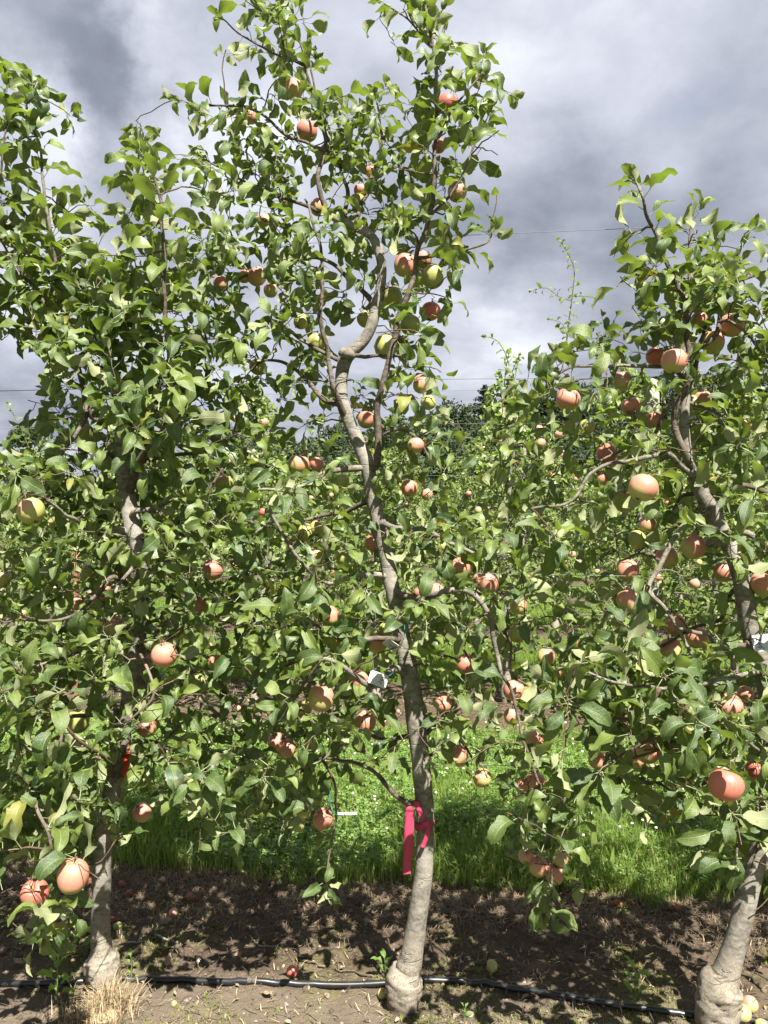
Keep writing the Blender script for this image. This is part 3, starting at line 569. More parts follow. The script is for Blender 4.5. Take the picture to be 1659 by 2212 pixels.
     ([(1425, 1220, -.18), (1390, 1190, -.15), (1340, 1210, -.12)], .5, .3, 'b', 0), ([(1598, 1250, 0), (1570, 1290, .03), (1560, 1330, .05), (1500, 1350, .08), (1420, 1400, .1), (1340, 1420, .1)], .9, .35, 'b', 0), ([(1622, 1380, 0), (1560, 1400, -.15), (1530, 1370, -.25), (1470, 1360, -.3)], 1.0, .4, 'b', 0),
     ([(1645, 1450, 0), (1590, 1460, -.2), (1500, 1480, -.3), (1420, 1490, -.38), (1330, 1470, -.42), (1260, 1450, -.42)], .75, .3, 'l', .3), ([(1420, 1490, -.38), (1370, 1550, -.42), (1280, 1530, -.44), (1200, 1480, -.44)], .6, .3, 't', .4), ([(1500, 1480, -.3), (1480, 1560, -.4), (1400, 1600, -.42), (1330, 1640, -.4)], .7, .3, 't', .3),
     ([(1660, 1530, 0), (1610, 1560, -.2), (1550, 1620, -.3), (1500, 1680, -.35)], .7, .35, 'l', 0), ([(1662, 1640, 0), (1600, 1600, -.15), (1520, 1580, -.2), (1440, 1620, -.2), (1360, 1640, -.18)], .65, .3, 'b', 0),
     ([(1652, 1775, 0), (1600, 1762, -.05), (1540, 1748, -.1), (1490, 1740, -.12), (1440, 1700, -.15), (1380, 1680, -.16)], .8, .3, 'b', 0), ([(1652, 1770, 0), (1640, 1740, -.2), (1610, 1780, -.34), (1590, 1840, -.38)], .55, .3, 't', .3)]),
}
ORIG = {}
node_pos = []; node_tree = []; node_r = []
PARTS = {k: [] for k in TREES}        # (name, mesh)
leaf_lists = {k: [] for k in TREES}
rt_ = np.random.RandomState(77)
for tn, td in TREES.items():
    tr = td['trunk']; base = RP(tr[0][0], tr[0][1]); base.z = 0; ORIG[tn] = base
    # trunk base burl sits on the ground: depth from the ground under the union
    pts = [np.array(RP(a, b)) for a, b, c in tr]; rr = [c/F*rowd(a) for a, b, c in tr]
    pts[0][2] = -0.05
    C_ = catmull(pts, 9); rad = np.interp(np.linspace(0, len(tr)-1, len(C_)), range(len(tr)), rr)
    V, Q, U = tube(C_, rad, 30, True, 0.09, rt_.uniform(0, 9), 13)
    nb = len(C_); k_b = 9*4                     # rings belonging to the swollen graft union get lumps
    for i in range(min(k_b+8, nb)):
        z = C_[i][2]
        for j in range(30):
            p = V[i*30+j]; l = 1+min(1, max(0, (0.19-z)/0.07))*(0.10*fbm(p[0]*16+3, p[1]*16, p[2]*18, 4)-0.16*max(0, fbm(p[0]*26, p[1]*26+3, p[2]*38, 4))+.06*fbm(p[0]*90, p[1]*90, p[2]*90, 2))
            V[i*30+j] = C_[i]+(p-C_[i])*l
    ob = np.array(base)
    kb = int(9*4)
    allq = Q; sel = (allq.max(1) < (kb+1)*30)
    sel2 = ~sel
    PARTS[tn].append(('trunk', mesh_np('trunk_'+tn, V-ob, allq[sel2], M['trunk'], U)))
    PARTS[tn].append(('graft_union', mesh_np('graft_union_'+tn, V-ob, allq[sel], M['burl'], U)))
    start = len(node_pos)
    for i in range(0, nb, 3):
        if C_[i][2] > 0.55: node_pos.append(C_[i]); node_tree.append(tn); node_r.append(rad[i])
    own = [np.array(x) for x in C_[::2]]
    for li, (pl_, r0, r1, kind, lf) in enumerate(td['limbs']):
        pts = [np.array(RP(a, b, c)) for a, b, c in pl_]
        own_a = np.array(own); q = pts[0]
        sx = np.array([abs(o[0]-q[0])+abs(o[2]-q[2])+0.15*abs(o[1]-q[1]) for o in own_a]); j = sx.argmin()
        if sx[j] < 0.13: pts[0] = own_a[j]
        for m_ in range(1, len(pts)-1): pts[m_] = pts[m_]+rt_.normal(size=3)*0.006
        C2 = catmull(pts, 7)
        C2[1:] += np.array([[noise.noise(Vector(p*17))*.007, noise.noise(Vector(p*17+5))*.007, noise.noise(Vector(p*17+9))*.007] for p in C2[1:]])
        n_ = len(C2); tt = np.linspace(0, 1, n_); rad2 = (r0+(r1-r0)*tt**0.8)*0.01
        rad2[:3] *= np.array([1.35, 1.2, 1.08])
        V, Q, U = tube(C2, rad2, 10 if r0 > .9 else 7, True, 0.10, li*3.1, 30)
        m_ = {'b': M['branch'], 's': M['branch'], 'l': M['limb'], 't': M['twig']}[kind]
        PARTS[tn].append(('cut_stub' if (tn == 'middle' and li == 0) else 'branch', mesh_np('branch_'+tn, V-ob, Q, m_, U)))
        own += list(C2[::2])
        if tn == 'middle' and li == 0: continue
        for i in range(2, n_, 2): node_pos.append(C2[i]); node_tree.append(tn); node_r.append(rad2[i])
        if kind == 's' or (kind == 't'):
            shoot_leaves(rt_, C2[int(n_*lf):], 0.021, 0.100 if tn != 'middle' else .086, leaf_lists[tn])
        elif lf: shoot_leaves(rt_, C2[int(n_*lf):], 0.032, 0.074, leaf_lists[tn])
for (tn_, px, py, dd, n_, sz_) in (('middle', 703, 1918, -.12, 8, .072), ('middle', 712, 1880, -.12, 3, .05), ('middle', 1186, 1962, -.18, 7, .07), ('middle', 1180, 1915, -.18, 6, .07), ('middle', 1190, 1800, -.18, 7, .07), ('middle', 1165, 1760, -.18, 6, .07), ('left', 105, 2000, -.5, 6, .10), ('left', 120, 1950, -.52, 5, .095),
        ('left', 100, 1790, -.5, 6, .10), ('left', 60, 1700, -.45, 7, .10), ('left', 190, 1730, -.3, 7, .09), ('left', 235, 1700, -.25, 6, .08), ('right', 1590, 1850, -.38, 7, .10), ('right', 1560, 1790, -.35, 6, .09)):
    rosette(rt_, np.array(RP(px, py, dd)), np.array([0, -.4, -.5 if py > 1850 else .6]), n_, sz_, leaf_lists[tn_], (40, 110))
NEXP = {k: len(v) for k, v in leaf_lists.items()}

# ------------------------------------------------------------------ apples hanging on the first row
# px, py, diameter px, type, label
AP = [
(635,194,42,'o','bronze apple hanging highest in the ribbon tree against the clouds'),
(663,283,44,'p','pink-topped apple under the bronze apple near the top of the ribbon tree'),
(543,253,28,'p','small pink apple half behind leaves on the outstretched top branch of the ribbon tree'),
(966,224,44,'r','red apple highest on the second leader of the ribbon tree'),
(948,316,30,'r','red apple between leaves just under the highest red one on the second leader'),
(987,415,42,'p','rosy apple on the outer side of the second leader above the top wire'),
(802,370,30,'p','small pink apple between the two leaders of the ribbon tree'),
(780,412,32,'p','pink apple touching a green one between the two leaders above the top wire'),
(772,434,34,'g','green apple tucked under a pink one between the two leaders'),
(688,448,38,'o','dull orange apple where the first leader bends above the top wire'),
(572,478,30,'p','pink apple deep in pale leaves level with the top wire'),
(876,573,50,'p','large pink and green apple at the fork just below the top wire'),
(913,560,38,'p','pink apple peeping out behind two larger apples below the top wire'),
(935,598,50,'g','large shaded green apple beside the fork below the top wire'),
(847,643,46,'g','round green apple just over the bare bend of the ribbon tree trunk'),
(930,673,42,'r','bright red apple hanging free against the sky below the fork'),
(885,702,44,'g','green apple half under leaves below the bright red one'),
(834,750,50,'g','large green apple beside the sawn stub of the ribbon tree'),
(555,598,42,'o','brown-gold apple in the gap between the first two trees'),
(528,597,28,'p','small pink apple touching the brown-gold one between the first two trees'),
(585,628,30,'y','yellow-green apple below the brown-gold one between the first two trees'),
(651,695,34,'g','pale green apple showing its calyx against the sky near the stub'),
(684,742,40,'g','green apple with a pink cheek hanging from a thin twig near the sawn stub'),
(788,690,34,'g','green apple just behind the bare bend of the trunk'),
(558,793,36,'g','shaded green apple above the second wire in the gap between two trees'),
(477,613,32,'p','dusky pink apple on a twig beside the tall inner leader of the straw-footed tree'),
(910,830,38,'o','orange apple crossed by the second wire near the ribbon tree'),
(925,870,32,'g','greenish apple just under the second wire near the ribbon tree'),
(792,907,40,'p','pink and green apple beside the pale curve of the trunk below the second wire'),
(645,1005,48,'y','large yellow apple with a pink shoulder on a bare limb'),
(684,1003,30,'p','small pink apple next to the large yellow one on a bare limb'),
(738,1040,34,'g','green apple behind dark leaves near the pale trunk'),
(898,962,36,'o','orange-brown apple beside the dark side leader of the ribbon tree'),
(884,1055,36,'p','pink apple low behind leaves to the outside of the dark side leader'),
(922,1068,26,'o','small orange apple beneath a pink one by the dark side leader'),
(809,1172,42,'p','peach apple hanging right in front of the ribbon tree trunk'),
(660,1150,36,'g','green apple of the upper pair left of the peach apple'),
(683,1140,30,'g','smaller green apple overlapping another above the third wire'),
(684,1198,34,'g','lone green apple just above the third wire in the ribbon tree'),
(742,1205,30,'g','small shaded green apple near a forked bare twig above the third wire'),
(713,1330,40,'p','ruddy apple hanging alone below the third wire left of the trunk'),
(814,1389,44,'p','peach apple touching the tag marked 242'),
(835,1360,34,'g','green apple peeping out behind the apple beside tag 242'),
(776,1471,42,'o','pale orange apple touching the tag marked 245'),
(693,1508,56,'o','large tan apple in the leafy cluster near tag 245'),
(788,1560,46,'o','glowing light orange apple below tag 245'),
(655,1532,36,'g','green apple behind the large tan one near tag 245'),
(600,1605,42,'p','pinkish apple behind a pale curled leaf near the lowest wire'),
(618,1618,42,'o','tan apple crossed by the lowest wire beside a pinkish one'),
(672,1610,30,'g','small green apple just above the lowest wire'),
(696,1769,44,'p','rosy apple hanging beside the edge-on white tag'),
(657,1753,34,'g','yellow-green apple next to the rosy one by the edge-on tag'),
(645,1785,24,'g','tiny green apple below the yellow-green one over the grass'),
(998,1226,46,'p','pink apple of the bright trio at the end of the third wire limb'),
(1052,1260,50,'p','largest pink apple of the bright trio, crossed by the third wire level'),
(941,1282,42,'p','pink apple closest to the trunk beside the bright trio'),
(1035,1252,28,'p','pink apple wedged behind the largest of the bright trio'),
(1120,1310,36,'y','pale yellow apple below the bright trio'),
(1005,1434,42,'p','peach apple inside the arch of the bare curved limb'),
(958,1521,36,'o','small orange apple hanging clear next to the thick trunk'),
(990,1632,44,'o','orange apple under a leaf just above the lowest wire beside the trunk'),
(1042,1680,40,'y','yellow apple showing its calyx over the clover'),
(1110,1492,46,'p','pink apple hanging over the start of the drooping branch'),
(1105,1548,34,'o','orange apple in shade under the pink one on the drooping branch'),
(1180,1420,38,'o','orange-brown apple at the tip of a leafy spray between two trees'),
(1200,1455,26,'p','pink apple sliver beneath the orange-brown one between two trees'),
(1155,1603,48,'o','orange apple partly covered by a bright leaf on the drooping branch'),
(1157,1693,44,'o','tan apple halfway down the drooping branch'),
(1133,1702,36,'o','darker orange apple behind the tan one halfway down the drooping branch'),
(1135,1850,32,'o','outermost orange apple in the lowest cluster of the drooping branch'),
(1163,1872,42,'o','middle orange apple in the lowest cluster of the drooping branch'),
(1198,1888,42,'o','lowest orange apple on the drooping branch'),
(1210,1855,34,'y','yellowish apple behind leaves in the lowest cluster of the drooping branch'),
(1115,1370,36,'g','dull green apple inside the foliage below the pale yellow one'),
(67,1105,58,'y','big apple half pink half yellow near the edge of the straw-footed tree'),
(95,1238,38,'g','green apple with pink tint under the big two-toned one'),
(5,1250,38,'y','yellow apple cut by the edge of the picture'),
(355,1415,56,'p','large peach apple hanging in full sun on the straw-footed tree'),
(305,1430,40,'r','crimson apple beside the large peach one'),
(458,1232,46,'o','golden apple in the gap right of the straw-footed tree trunk'),
(168,1558,48,'g','big green apple under the horizontal dark limb'),
(225,1282,36,'p','peach apple lit on top behind the rosette of dark leaves'),
(165,1303,30,'o','small brownish apple left of the lit peach one'),
(248,1355,44,'o','orange apple hidden behind a rosette of long dark leaves'),
(430,1310,42,'o','shaded orange apple right of the trunk below the golden one'),
(465,1430,36,'o','shaded tan apple beside the gap onto the grass'),
(425,1475,40,'g','olive-green apple with its calyx showing below the shaded tan one'),
(317,1573,42,'o','tan apple half covered by leaves above the red ribbon'),
(75,1930,58,'r','large pink-red apple hanging lowest at the edge over the soil'),
(157,1893,66,'o','largest orange apple of the low pair, with a leaf across its middle'),
(307,1755,42,'o','orange apple behind a bright leaf just right of the pale trunk'),
(183,935,38,'g','green apple by the crossing of two dark limbs'),
(485,1045,40,'g','dark green apple deep in the crown between two trees'),
(192,1240,36,'g','green apple lost in deep shade behind dark leaves'),
(1226,864,52,'o','big bronze apple hanging under the second wire between two trees'),
(1457,780,56,'p','biggest pink apple beside the dark leader of the leaning tree'),
(1416,770,42,'r','red and yellow apple touching the biggest pink one'),
(1345,822,40,'o','brownish apple crossed by the second wire in the leaning tree'),
(1363,880,40,'p','rosy apple with its stalk up, below the second wire'),
(1412,907,36,'p','pink apple half under a leaf at the end of a dark twig'),
(1311,981,42,'r','russet red apple between dark leaves beside a thin limb'),
(1268,922,34,'g','dark green apple seen from below under the big bronze one'),
(1389,1054,62,'p','very large pink and yellow apple in full sun on the leaning tree'),
(1349,1082,50,'g','green-gold apple overlapped by the very large sunny one'),
(1539,740,48,'p','dusky pink apple behind a broad leaf near the top of the leaning tree'),
(1580,703,50,'p','shaded pink apple resting on a dark twig at the top of the leaning tree'),
(1510,690,34,'p','coral apple sliver among the upper leaves of the leaning tree'),
(1518,865,40,'p','pink apple right of the pale stem below the second wire'),
(1497,870,30,'g','greenish apple squeezed between the pale stem and a pink apple'),
(1498,1181,52,'p','sunlit peach apple in front of the limb near the trunk fork'),
(1441,1205,46,'p','shaded pink apple behind the zigzag bare limb'),
(1376,1166,38,'g','green and pink apple above the third wire beside the grey post'),
(1398,1133,34,'p','pink apple with lit face just above the green and pink one'),
(1356,1232,46,'p','dull pink apple crossed by the third wire'),
(1358,1300,52,'p','rosy brown apple at the elbow of the zigzag bare limb'),
(1562,1236,42,'p','pink apple beside light green leaves right of the trunk'),
(1650,1262,54,'p','pink apple cut by the picture edge beyond the trunk'),
(1458,1350,46,'p','peach apple at the lower tip of the zigzag bare limb'),
(1505,1378,46,'o','shaded orange apple behind a leaf rosette left of tag 249'),
(1448,1402,46,'o','orange apple under a crinkled leaf below the peach one'),
(1383,1368,34,'o','dim orange apple in shade below the rosy brown one'),
(1575,1527,56,'p','large pale peach apple on the low outer limb of the leaning tree'),
(1610,1500,34,'o','orange apple just behind the large pale peach one'),
(1567,1697,72,'r','largest red apple of all, hanging over the clover near the leaning trunk'),
(1632,1662,40,'r','red apple above and outside the largest red one'),
(1292,1642,42,'o','tan apple crossed by the lowest wire under long dark leaves'),
(1400,1625,52,'o','large tan apple at the middle of the low leafy mass'),
(1376,1640,42,'o','smaller tan apple overlapped by the large one in the low leafy mass'),
(1300,1035,30,'p','small pink apple beneath a leaf near the russet red one'),
]
def apple_mesh(name, rs, lo=False):
    nt_, nf = (12, 16) if lo else (22, 28); Rr = 0.0385
    con = rs.uniform(0.02, 0.09); fl = rs.uniform(0.94, 1.06); lob = rs.uniform(0.01, 0.035); ph = rs.uniform(0, 6.28); V = []; U = []
    skew = rs.uniform(-.06, .06, 2)
    for i in range(nt_+1):
        th = np.pi*i/nt_
        for j in range(nf):
            f = 2*np.pi*j/nf
            r = np.sin(th)**0.86*(1+con*np.cos(th)); z = fl*np.cos(th)*1.0
            r_ = r*(1+lob*np.cos(5*f+ph)*(0.4+0.6*(1-np.cos(th))/2)+0.03*np.cos(f+ph*2))
            if th < 1.57: z -= 0.30*np.exp(-(r/0.27)**2)
            else: z += 0.17*np.exp(-(r/0.25)**2)*(1+.3*np.cos(5*f+ph))
            V.append((r_*np.cos(f)*Rr, r_*np.sin(f)*Rr, (z+skew[0]*r*np.cos(f)+skew[1]*r*np.sin(f))*Rr)); U.append((j/nf, i/nt_))
    Q = []
    for i in range(nt_):
        for j in range(nf):
            k = (j+1) % nf; Q.append((i*nf+j, (i+1)*nf+j, (i+1)*nf+k, i*nf+k))
    return mesh_np(name, V, Q, M['apple'], U)
rsa = np.random.RandomState(4)
APM = [apple_mesh('apple_shape', rsa) for _ in range(7)]; APL = [apple_mesh('apple_shape_small', rsa, True) for _ in range(4)]
sv, sq, su = tube([(0, 0, .022), (.001, .001, .034), (.003, .002, .047), (.006, .003, .058)], [.0017, .0012, .0012, .0019], 6); STEM = mesh_np('apple_stem', sv, sq, M['apple_stem'], su)
cb = Soup()
for k in range(5):
    a = k*1.2566; c_, s_ = np.cos(a), np.sin(a)
    cb.add([(c_*.001, s_*.001, -.0318), (c_*.004-s_*.002, s_*.004+c_*.002, -.0335), (c_*.0062, s_*.0062, -.0375), (c_*.004+s_*.002, s_*.004-c_*.002, -.0335)], [(0, 1, 2, 3)])
CALYX = cb.mesh('calyx', M['calyx'])
ACOL = {'p': (.66, .45, .18), 'r': (.98, .35, .85), 'o': (.56, .80, .10), 'g': (.12, .12, 0), 'y': (.30, .62, .12)}
apples3 = []      # px,py,rpx,pos,R
def make_apple(pos, Rm, ty, label, lo=False, grp=None, rs=rsa, tilt=0.35, parts=True, extra_rot=None):
    me = (APL if lo else APM)[rs.randint(len(APL if lo else APM))]
    o = link('apple', me); o.location = pos; o.scale = [Rm/0.0385]*3
    o.rotation_euler = extra_rot if extra_rot is not None else (rs.normal()*tilt, rs.normal()*tilt, rs.uniform(-1.0, 1.0)+0.2)
    c = ACOL[ty]; o.color = (min(1, max(0, c[0]+rs.normal()*.07)), min(1, max(0, c[1]+rs.normal()*.12)), min(1, max(0, c[2]+rs.normal()*.08)), 1)
    setp(o, label=label, category='apple')
    if grp: o['group'] = grp
    if parts:
        s = link('stem', STEM, None, o); s.rotation_euler = (0, 0, rs.uniform(0, 6)); link('calyx', CALYX, None, o)
    return o
fruit_spurs = []
for (px, py, dm, ty, lb) in AP:
    rd = rowd(px); d = min(max(0.077*F/dm, rd-.44), rd+.26); d -= .12; pos = P(px, py, d); Rm = dm/2/F*d
    o = make_apple(pos, Rm, ty, lb, grp='apples hanging in the first row')
    apples3.append((px, py, dm/2, np.array(pos), Rm)); fruit_spurs.append(np.array(pos)+np.array([rsa.normal()*.004, 0.006, Rm*1.35]))
AP2 = np.array([(a[0], a[1], a[2], a[3][1]) for a in apples3]); APP = np.array([a[3] for a in apples3]); APR = np.array([a[4] for a in apples3])
bpy.context.view_layer.update()
# stalk ends in world space, so that each spur meets the stalk
k_ = 0
for o in [x for x in COL.objects if x.get('category') == 'apple']:
    fruit_spurs[k_] = np.array(o.matrix_world @ Vector((.006, .003, .058)) if False else o.matrix_world @ Vector((0, 0, .056))); k_ += 1

# ------------------------------------------------------------------ crowns of the first row
DM = {0: (7, "2556202561"), 1: (8, "4463004622"), 2: [(0, "54"), (9, "2520056541")], 3: [(0, "551"), (6, "3444344456533")], 4: [(0, "633023"), (6, "225535557632")],
 5: [(0, "540024"), (6, "125666577721"), (21, "142")], 6: [(0, "653024"), (6, "146666577643"), (21, "3540010")], 7: [(0, "765334"), (6, "346777636751"), (21, "3643210")],
 8: [(0, "776335"), (6, "567777646742"), (22, "455434")], 9: [(0, "788656"), (6, "666666645530"), (22, "465556")], 10: [(0, "788777"), (6, "764356635330"), (23, "56656")],
 11: [(0, "578887"), (6, "7644453252"), (21, "2156555")], 12: [(0, "146777"), (6, "7555331253"), (19, "144445444")], 13: [(0, "014667"), (6, "76443213541"), (18, "2466545544")],
 14: [(0, "026666"), (6, "77433323441"), (18, "3555554544")], 15: [(0, "146667"), (6, "77432333442"), (18, "2335554544")],
 16: (0, "4567777754454432133334555555"[:28]), 17: (0, "5667677655466443234333344565"), 18: (0, "5677577766556544333443335655"), 19: (0, "6677467765555344554333345555"),
 20: (0, "7677667766655345655422345656"), 21: (0, "7777677666654346665323456655"), 22: (0, "6767777555665645643223556655"), 23: (0, "3554666555777655433444567765"),
 24: (0, "6333456635777534333566677765"), 25: (0, "6534566545776534334677677765"), 26: (0, "6423676656666534445565666666"), 27: (0, "6535656776654322325534555556"),
 28: (0, "6776225766542100003522333346"), 29: (0, "6766212553320000002540120134"), 30: (0, "4655101110000000002540000024"), 31: (0, "1444000000000000000420000013"),
 32: (0, "1341000000000000000310000001"), 33: (0, "1310000000000000000100000000"), 34: (0, "0200000000000000000000000000")}
D = np.zeros((37, 28))
for r, v in DM.items():
    for c0, s in (v if isinstance(v, list) else [v]):
        for i, ch in enumerate(s):
            if c0+i < 28: D[r, c0+i] = int(ch)
def dens(px, py):
    x = px/60-.5; y = py/60-.5; x = min(max(x, 0), 26.99); y = min(max(y, 0), 35.99)
    i, j = int(y), int(x); a, b = y-i, x-j
    return D[i, j]*(1-a)*(1-b)+D[i, j+1]*(1-a)*b+D[i+1, j]*a*(1-b)+D[i+1, j+1]*a*b
rc = np.random.RandomState(909)
clusters = []
for s in fruit_spurs: clusters.append((s, 'f'))
for r in range(37):
    for c in range(-2, 30):
        dv = D[r, min(max(c, 0), 27)]
        fx = 0.25 if (4 <= r <= 7 and c >= 21) else 0.45 if (r <= 6 and c < 7) else (0.7 if r <= 8 and c < 7 or r <= 3 else 1.0)
        nn = dv*DENSITY*fx/6.0*min(1.9, max(.25, 1+1.5*noise.noise(Vector((c*.62, r*.62, 3.3))))); n = int(nn)+(rc.uniform() < nn-int(nn))
        for _ in range(n):
            px, py = (c+rc.uniform())*60, (r+rc.uniform())*60
            sg = 0.10 if py < 420 else (0.15 if py < 800 else 0.22)
            dd = float(np.clip(rc.normal()*sg, -2.1*sg, 2.1*sg))
            if py > 1380 and (px < 260 or px > 1200 and px < 1659): dd -= 0.18
            clusters.append((np.array(RP(px, py, dd)), 'c'))
pos = np.array([c[0] for c in clusters]); N0 = np.array(node_pos)
d0 = np.array([np.linalg.norm(N0-p, axis=1).min() for p in pos]); order = d0.argsort()
NN = np.zeros((len(N0)+len(pos)*6, 3)); NN[:len(N0)] = N0; cnt = len(N0); NR = np.zeros(len(NN)); NR[:cnt] = node_r; NTr = list(node_tree)
KEEP = [(876, 1440, 917, 1850, 22), (738, 870, 742, 780, 20), (754, 764, 800, 710, 18), (800, 710, 818, 640, 13), (750, 900, 795, 1010, 18), (826, 1180, 852, 1300, 11), (886, 1730, 880, 1890, 22), (918, 1770, 905, 1840, 24),
        (800, 1462, 830, 1474, 22), (826, 1376, 866, 1402, 13), (1622, 1392, 1660, 1384, 22), (728, 1757, 772, 1757, 20), (303, 1200, 278, 1085, 15), (222, 1850, 220, 2140, 24), (246, 1700, 240, 1730, 14), (268, 1620, 268, 1690, 10),
        (1478, 1000, 1478, 850, 12), (1530, 1085, 1545, 1120, 13), (1611, 1290, 1618, 1360, 16), (1640, 1850, 1560, 2140, 24), (1398, 1268, 1430, 1310, 10), (1455, 1170, 1398, 1268, 10), (1030, 1290, 1078, 1430, 10), (790, 1478, 850, 1445, 12), (730, 730, 715, 640, 18), (480, 1330, 500, 1400, 10)]
def keep_ok(q, margin=1.0):
    px, py = proj(q)
    for (a, b, c, e, r) in KEEP:
        vx, vy = c-a, e-b; l2 = vx*vx+vy*vy; t = min(1, max(0, ((px-a)*vx+(py-b)*vy)/(l2+1e-6)))
        if math.hypot(px-a-vx*t, py-b-vy*t) < r*margin and q[1] < rowd(px)+0.02: return False
    return True
twigs = {k: Soup() for k in TREES}
for oi in order:
    p, kd = clusters[oi]; dist = np.linalg.norm(NN[:cnt]-p, axis=1)
    cost = dist+0.55*np.maximum(0, NN[:cnt, 2]-p[2]) + (0 if kd == 'c' else 0)
    j = cost.argmin(); a = NN[j]; L = dist[j]; tn = NTr[j]
    if kd == 'c' and L > (0.20 if proj(p)[1] < 560 else 0.34 if proj(p)[1] < 900 else 0.5): continue
    axis = (p-a)/(L+1e-6)
    if L > 0.025:
        mid = (a+p)/2+np.array([rc.normal()*.08, rc.normal()*.08, 0.10+rc.normal()*.06])*L
        ts = np.linspace(0, 1, 6 if L > .07 else 4)[:, None]; cp = (1-ts)**2*a+2*ts*(1-ts)*mid+ts**2*p
        if len(cp) > 4: cp[1:-1] += rc.normal(size=cp[1:-1].shape)*0.003
        r0 = min(NR[j]*0.75, 0.0016+0.011*L); r1 = 0.0013 if kd == 'f' else 0.0016
        V, Q, U = tube(cp, np.linspace(r0, r1, len(cp)), 5, False); twigs[tn].add(V, Q, U)
        for q in cp[2:]:
            if cnt < len(NN): NN[cnt] = q; NR[cnt] = r0*.8; NTr.append(tn); cnt += 1
        axis = cp[-1]-cp[-2]; axis /= np.linalg.norm(axis)
    else: cp = None
    px, py = proj(p)
    sz = 0.084 if py > 900 else 0.080
    if px < 420 and py < 1000: sz = 0.095
    if px > 1180 and py > 1380 and px < 1580: sz = 0.092
    if px < 300 and py > 1250: sz = 0.092
    if 440 < px < 900 and py < 500: sz = 0.074
    ax = axis*0.8+np.array([0, -.12, 0.45])
    if kd == 'f': rosette(rc, p, np.array([rc.normal()*.3, rc.normal()*.3-.1, 1.0]), rc.randint(3, 6), sz*.92, leaf_lists[tn], (45, 95))
    elif cp is not None and L > 0.10 and rc.uniform() < 0.5: shoot_leaves(rc, cp[1:], 0.026, sz, leaf_lists[tn], 0.2)
    else: rosette(rc, p, ax, rc.randint(5, 9), sz, leaf_lists[tn])
SUNNY = [(754, 764), (744, 785), (738, 820), (739, 850), (748, 890), (762, 930), (778, 965), (790, 990), (806, 690), (812, 665), (790, 735), (826, 1165), (838, 1215), (848, 1250), (874, 2112), (880, 2085), (1478, 870), (1478, 905), (1480, 945), (1552, 2126), (1580, 2070), (220, 2080), (218, 2056), (817, 1467), (830, 1460), (1645, 1388), (846, 1394), (915, 1860), (1515, 1060), (290, 1130), (880, 1790)]
SUNP = np.array([RP(a, b, -.03) for a, b in SUNNY])
# thin out by the crown map, the apples and the things that must stay in view
leaves = {}
for tn in TREES:
    keepm, keepl, kk = [], [], []
    for li_, (m_, l_) in enumerate(leaf_lists[tn]):
        tip = l_+m_[:, 1]*0.75
        px, py = proj(tip)
        explicit = False
        dv = dens(px, py) if -60 < px < 1720 and -30 < py < 2200 else 3
        if li_ >= NEXP[tn] and rc.uniform() > min(1.0, dv/2.6): continue
        if tip[2] < 0.12: continue
        bad = False
        mid_ = l_+m_[:, 1]*0.65; rel = mid_-APP; tt_ = rel @ SUNV; off_ = np.linalg.norm(rel-tt_[:, None]*SUNV, axis=1)
        rel2 = mid_-SUNP; t2_ = rel2 @ SUNV; o2_ = np.linalg.norm(rel2-t2_[:, None]*SUNV, axis=1)
        if ((t2_ > 0) & (t2_ < 1.1) & (o2_ < .034)).any() and rc.uniform() < .8: continue
        if ((tt_ > 0) & (tt_ < .55) & (off_ < APR*1.0)).any() and rc.uniform() < 0.72: continue
        for q in (l_+m_[:, 1]*0.4, l_+m_[:, 1]*0.65, l_+m_[:, 1]*0.9-UPV*.01, l_+m_[:, 1]*1.1-UPV*.02):
            qx, qy = proj(q); dx = np.hypot(AP2[:, 0]-qx, AP2[:, 1]-qy)
            if ((dx < AP2[:, 2]*0.88) & (q[1] < AP2[:, 3]+0.02)).any() and rc.uniform() < 0.96: bad = True; break
            if (np.linalg.norm(APP-q, axis=1) < APR*1.30).any(): bad = True; break
            if not keep_ok(q): bad = True; break
        if bad: continue
        keepm.append(m_); keepl.append(l_); kk.append(rc.randint(len(LEAF)))
    leaves[tn] = (np.array(keepm), np.array(keepl), np.array(kk))
# which leaves show largest: count small cells in which each is nearest
CELL = 6.0; gw, gh = int(1659/CELL)+1, int(2212/CELL)+1
zb = np.full(gw*gh, 9.0); samples = {}
for tn, (mm, ll, kk) in leaves.items():
    SV = np.stack([LEAF[k][0][[7, 10, 12, 14, 16, 17, 18, 20, 22, 24, 26, 27, 28, 32]] for k in range(len(LEAF))])
    W = np.einsum('nij,nvj->nvi', mm, SV[kk])+ll[:, None, :]
    px = (CX+F*W[..., 0]/W[..., 1]); py = (CY-F*(W[..., 2]-CAMZ)/W[..., 1])
    inn = (px >= 0) & (px < 1659) & (py >= 0) & (py < 2212)
    ci = np.where(inn, (py/CELL).astype(int)*gw+(px/CELL).astype(int), -1)
    samples[tn] = (ci, W[..., 1], inn)
    np.minimum.at(zb, ci[inn], W[..., 1][inn])
OBJ = {}
LAB = {'left': ('slender apple tree with grey trunk rising from a clump of bright dry straw', 'apple tree'),
       'middle': ('tall apple tree with curving trunk and bright pink ribbon tied round it', 'apple tree'),
       'right': ('apple tree with leaning trunk and thick knobbly foot beside fallen apples', 'apple tree')}
nleaf = 0
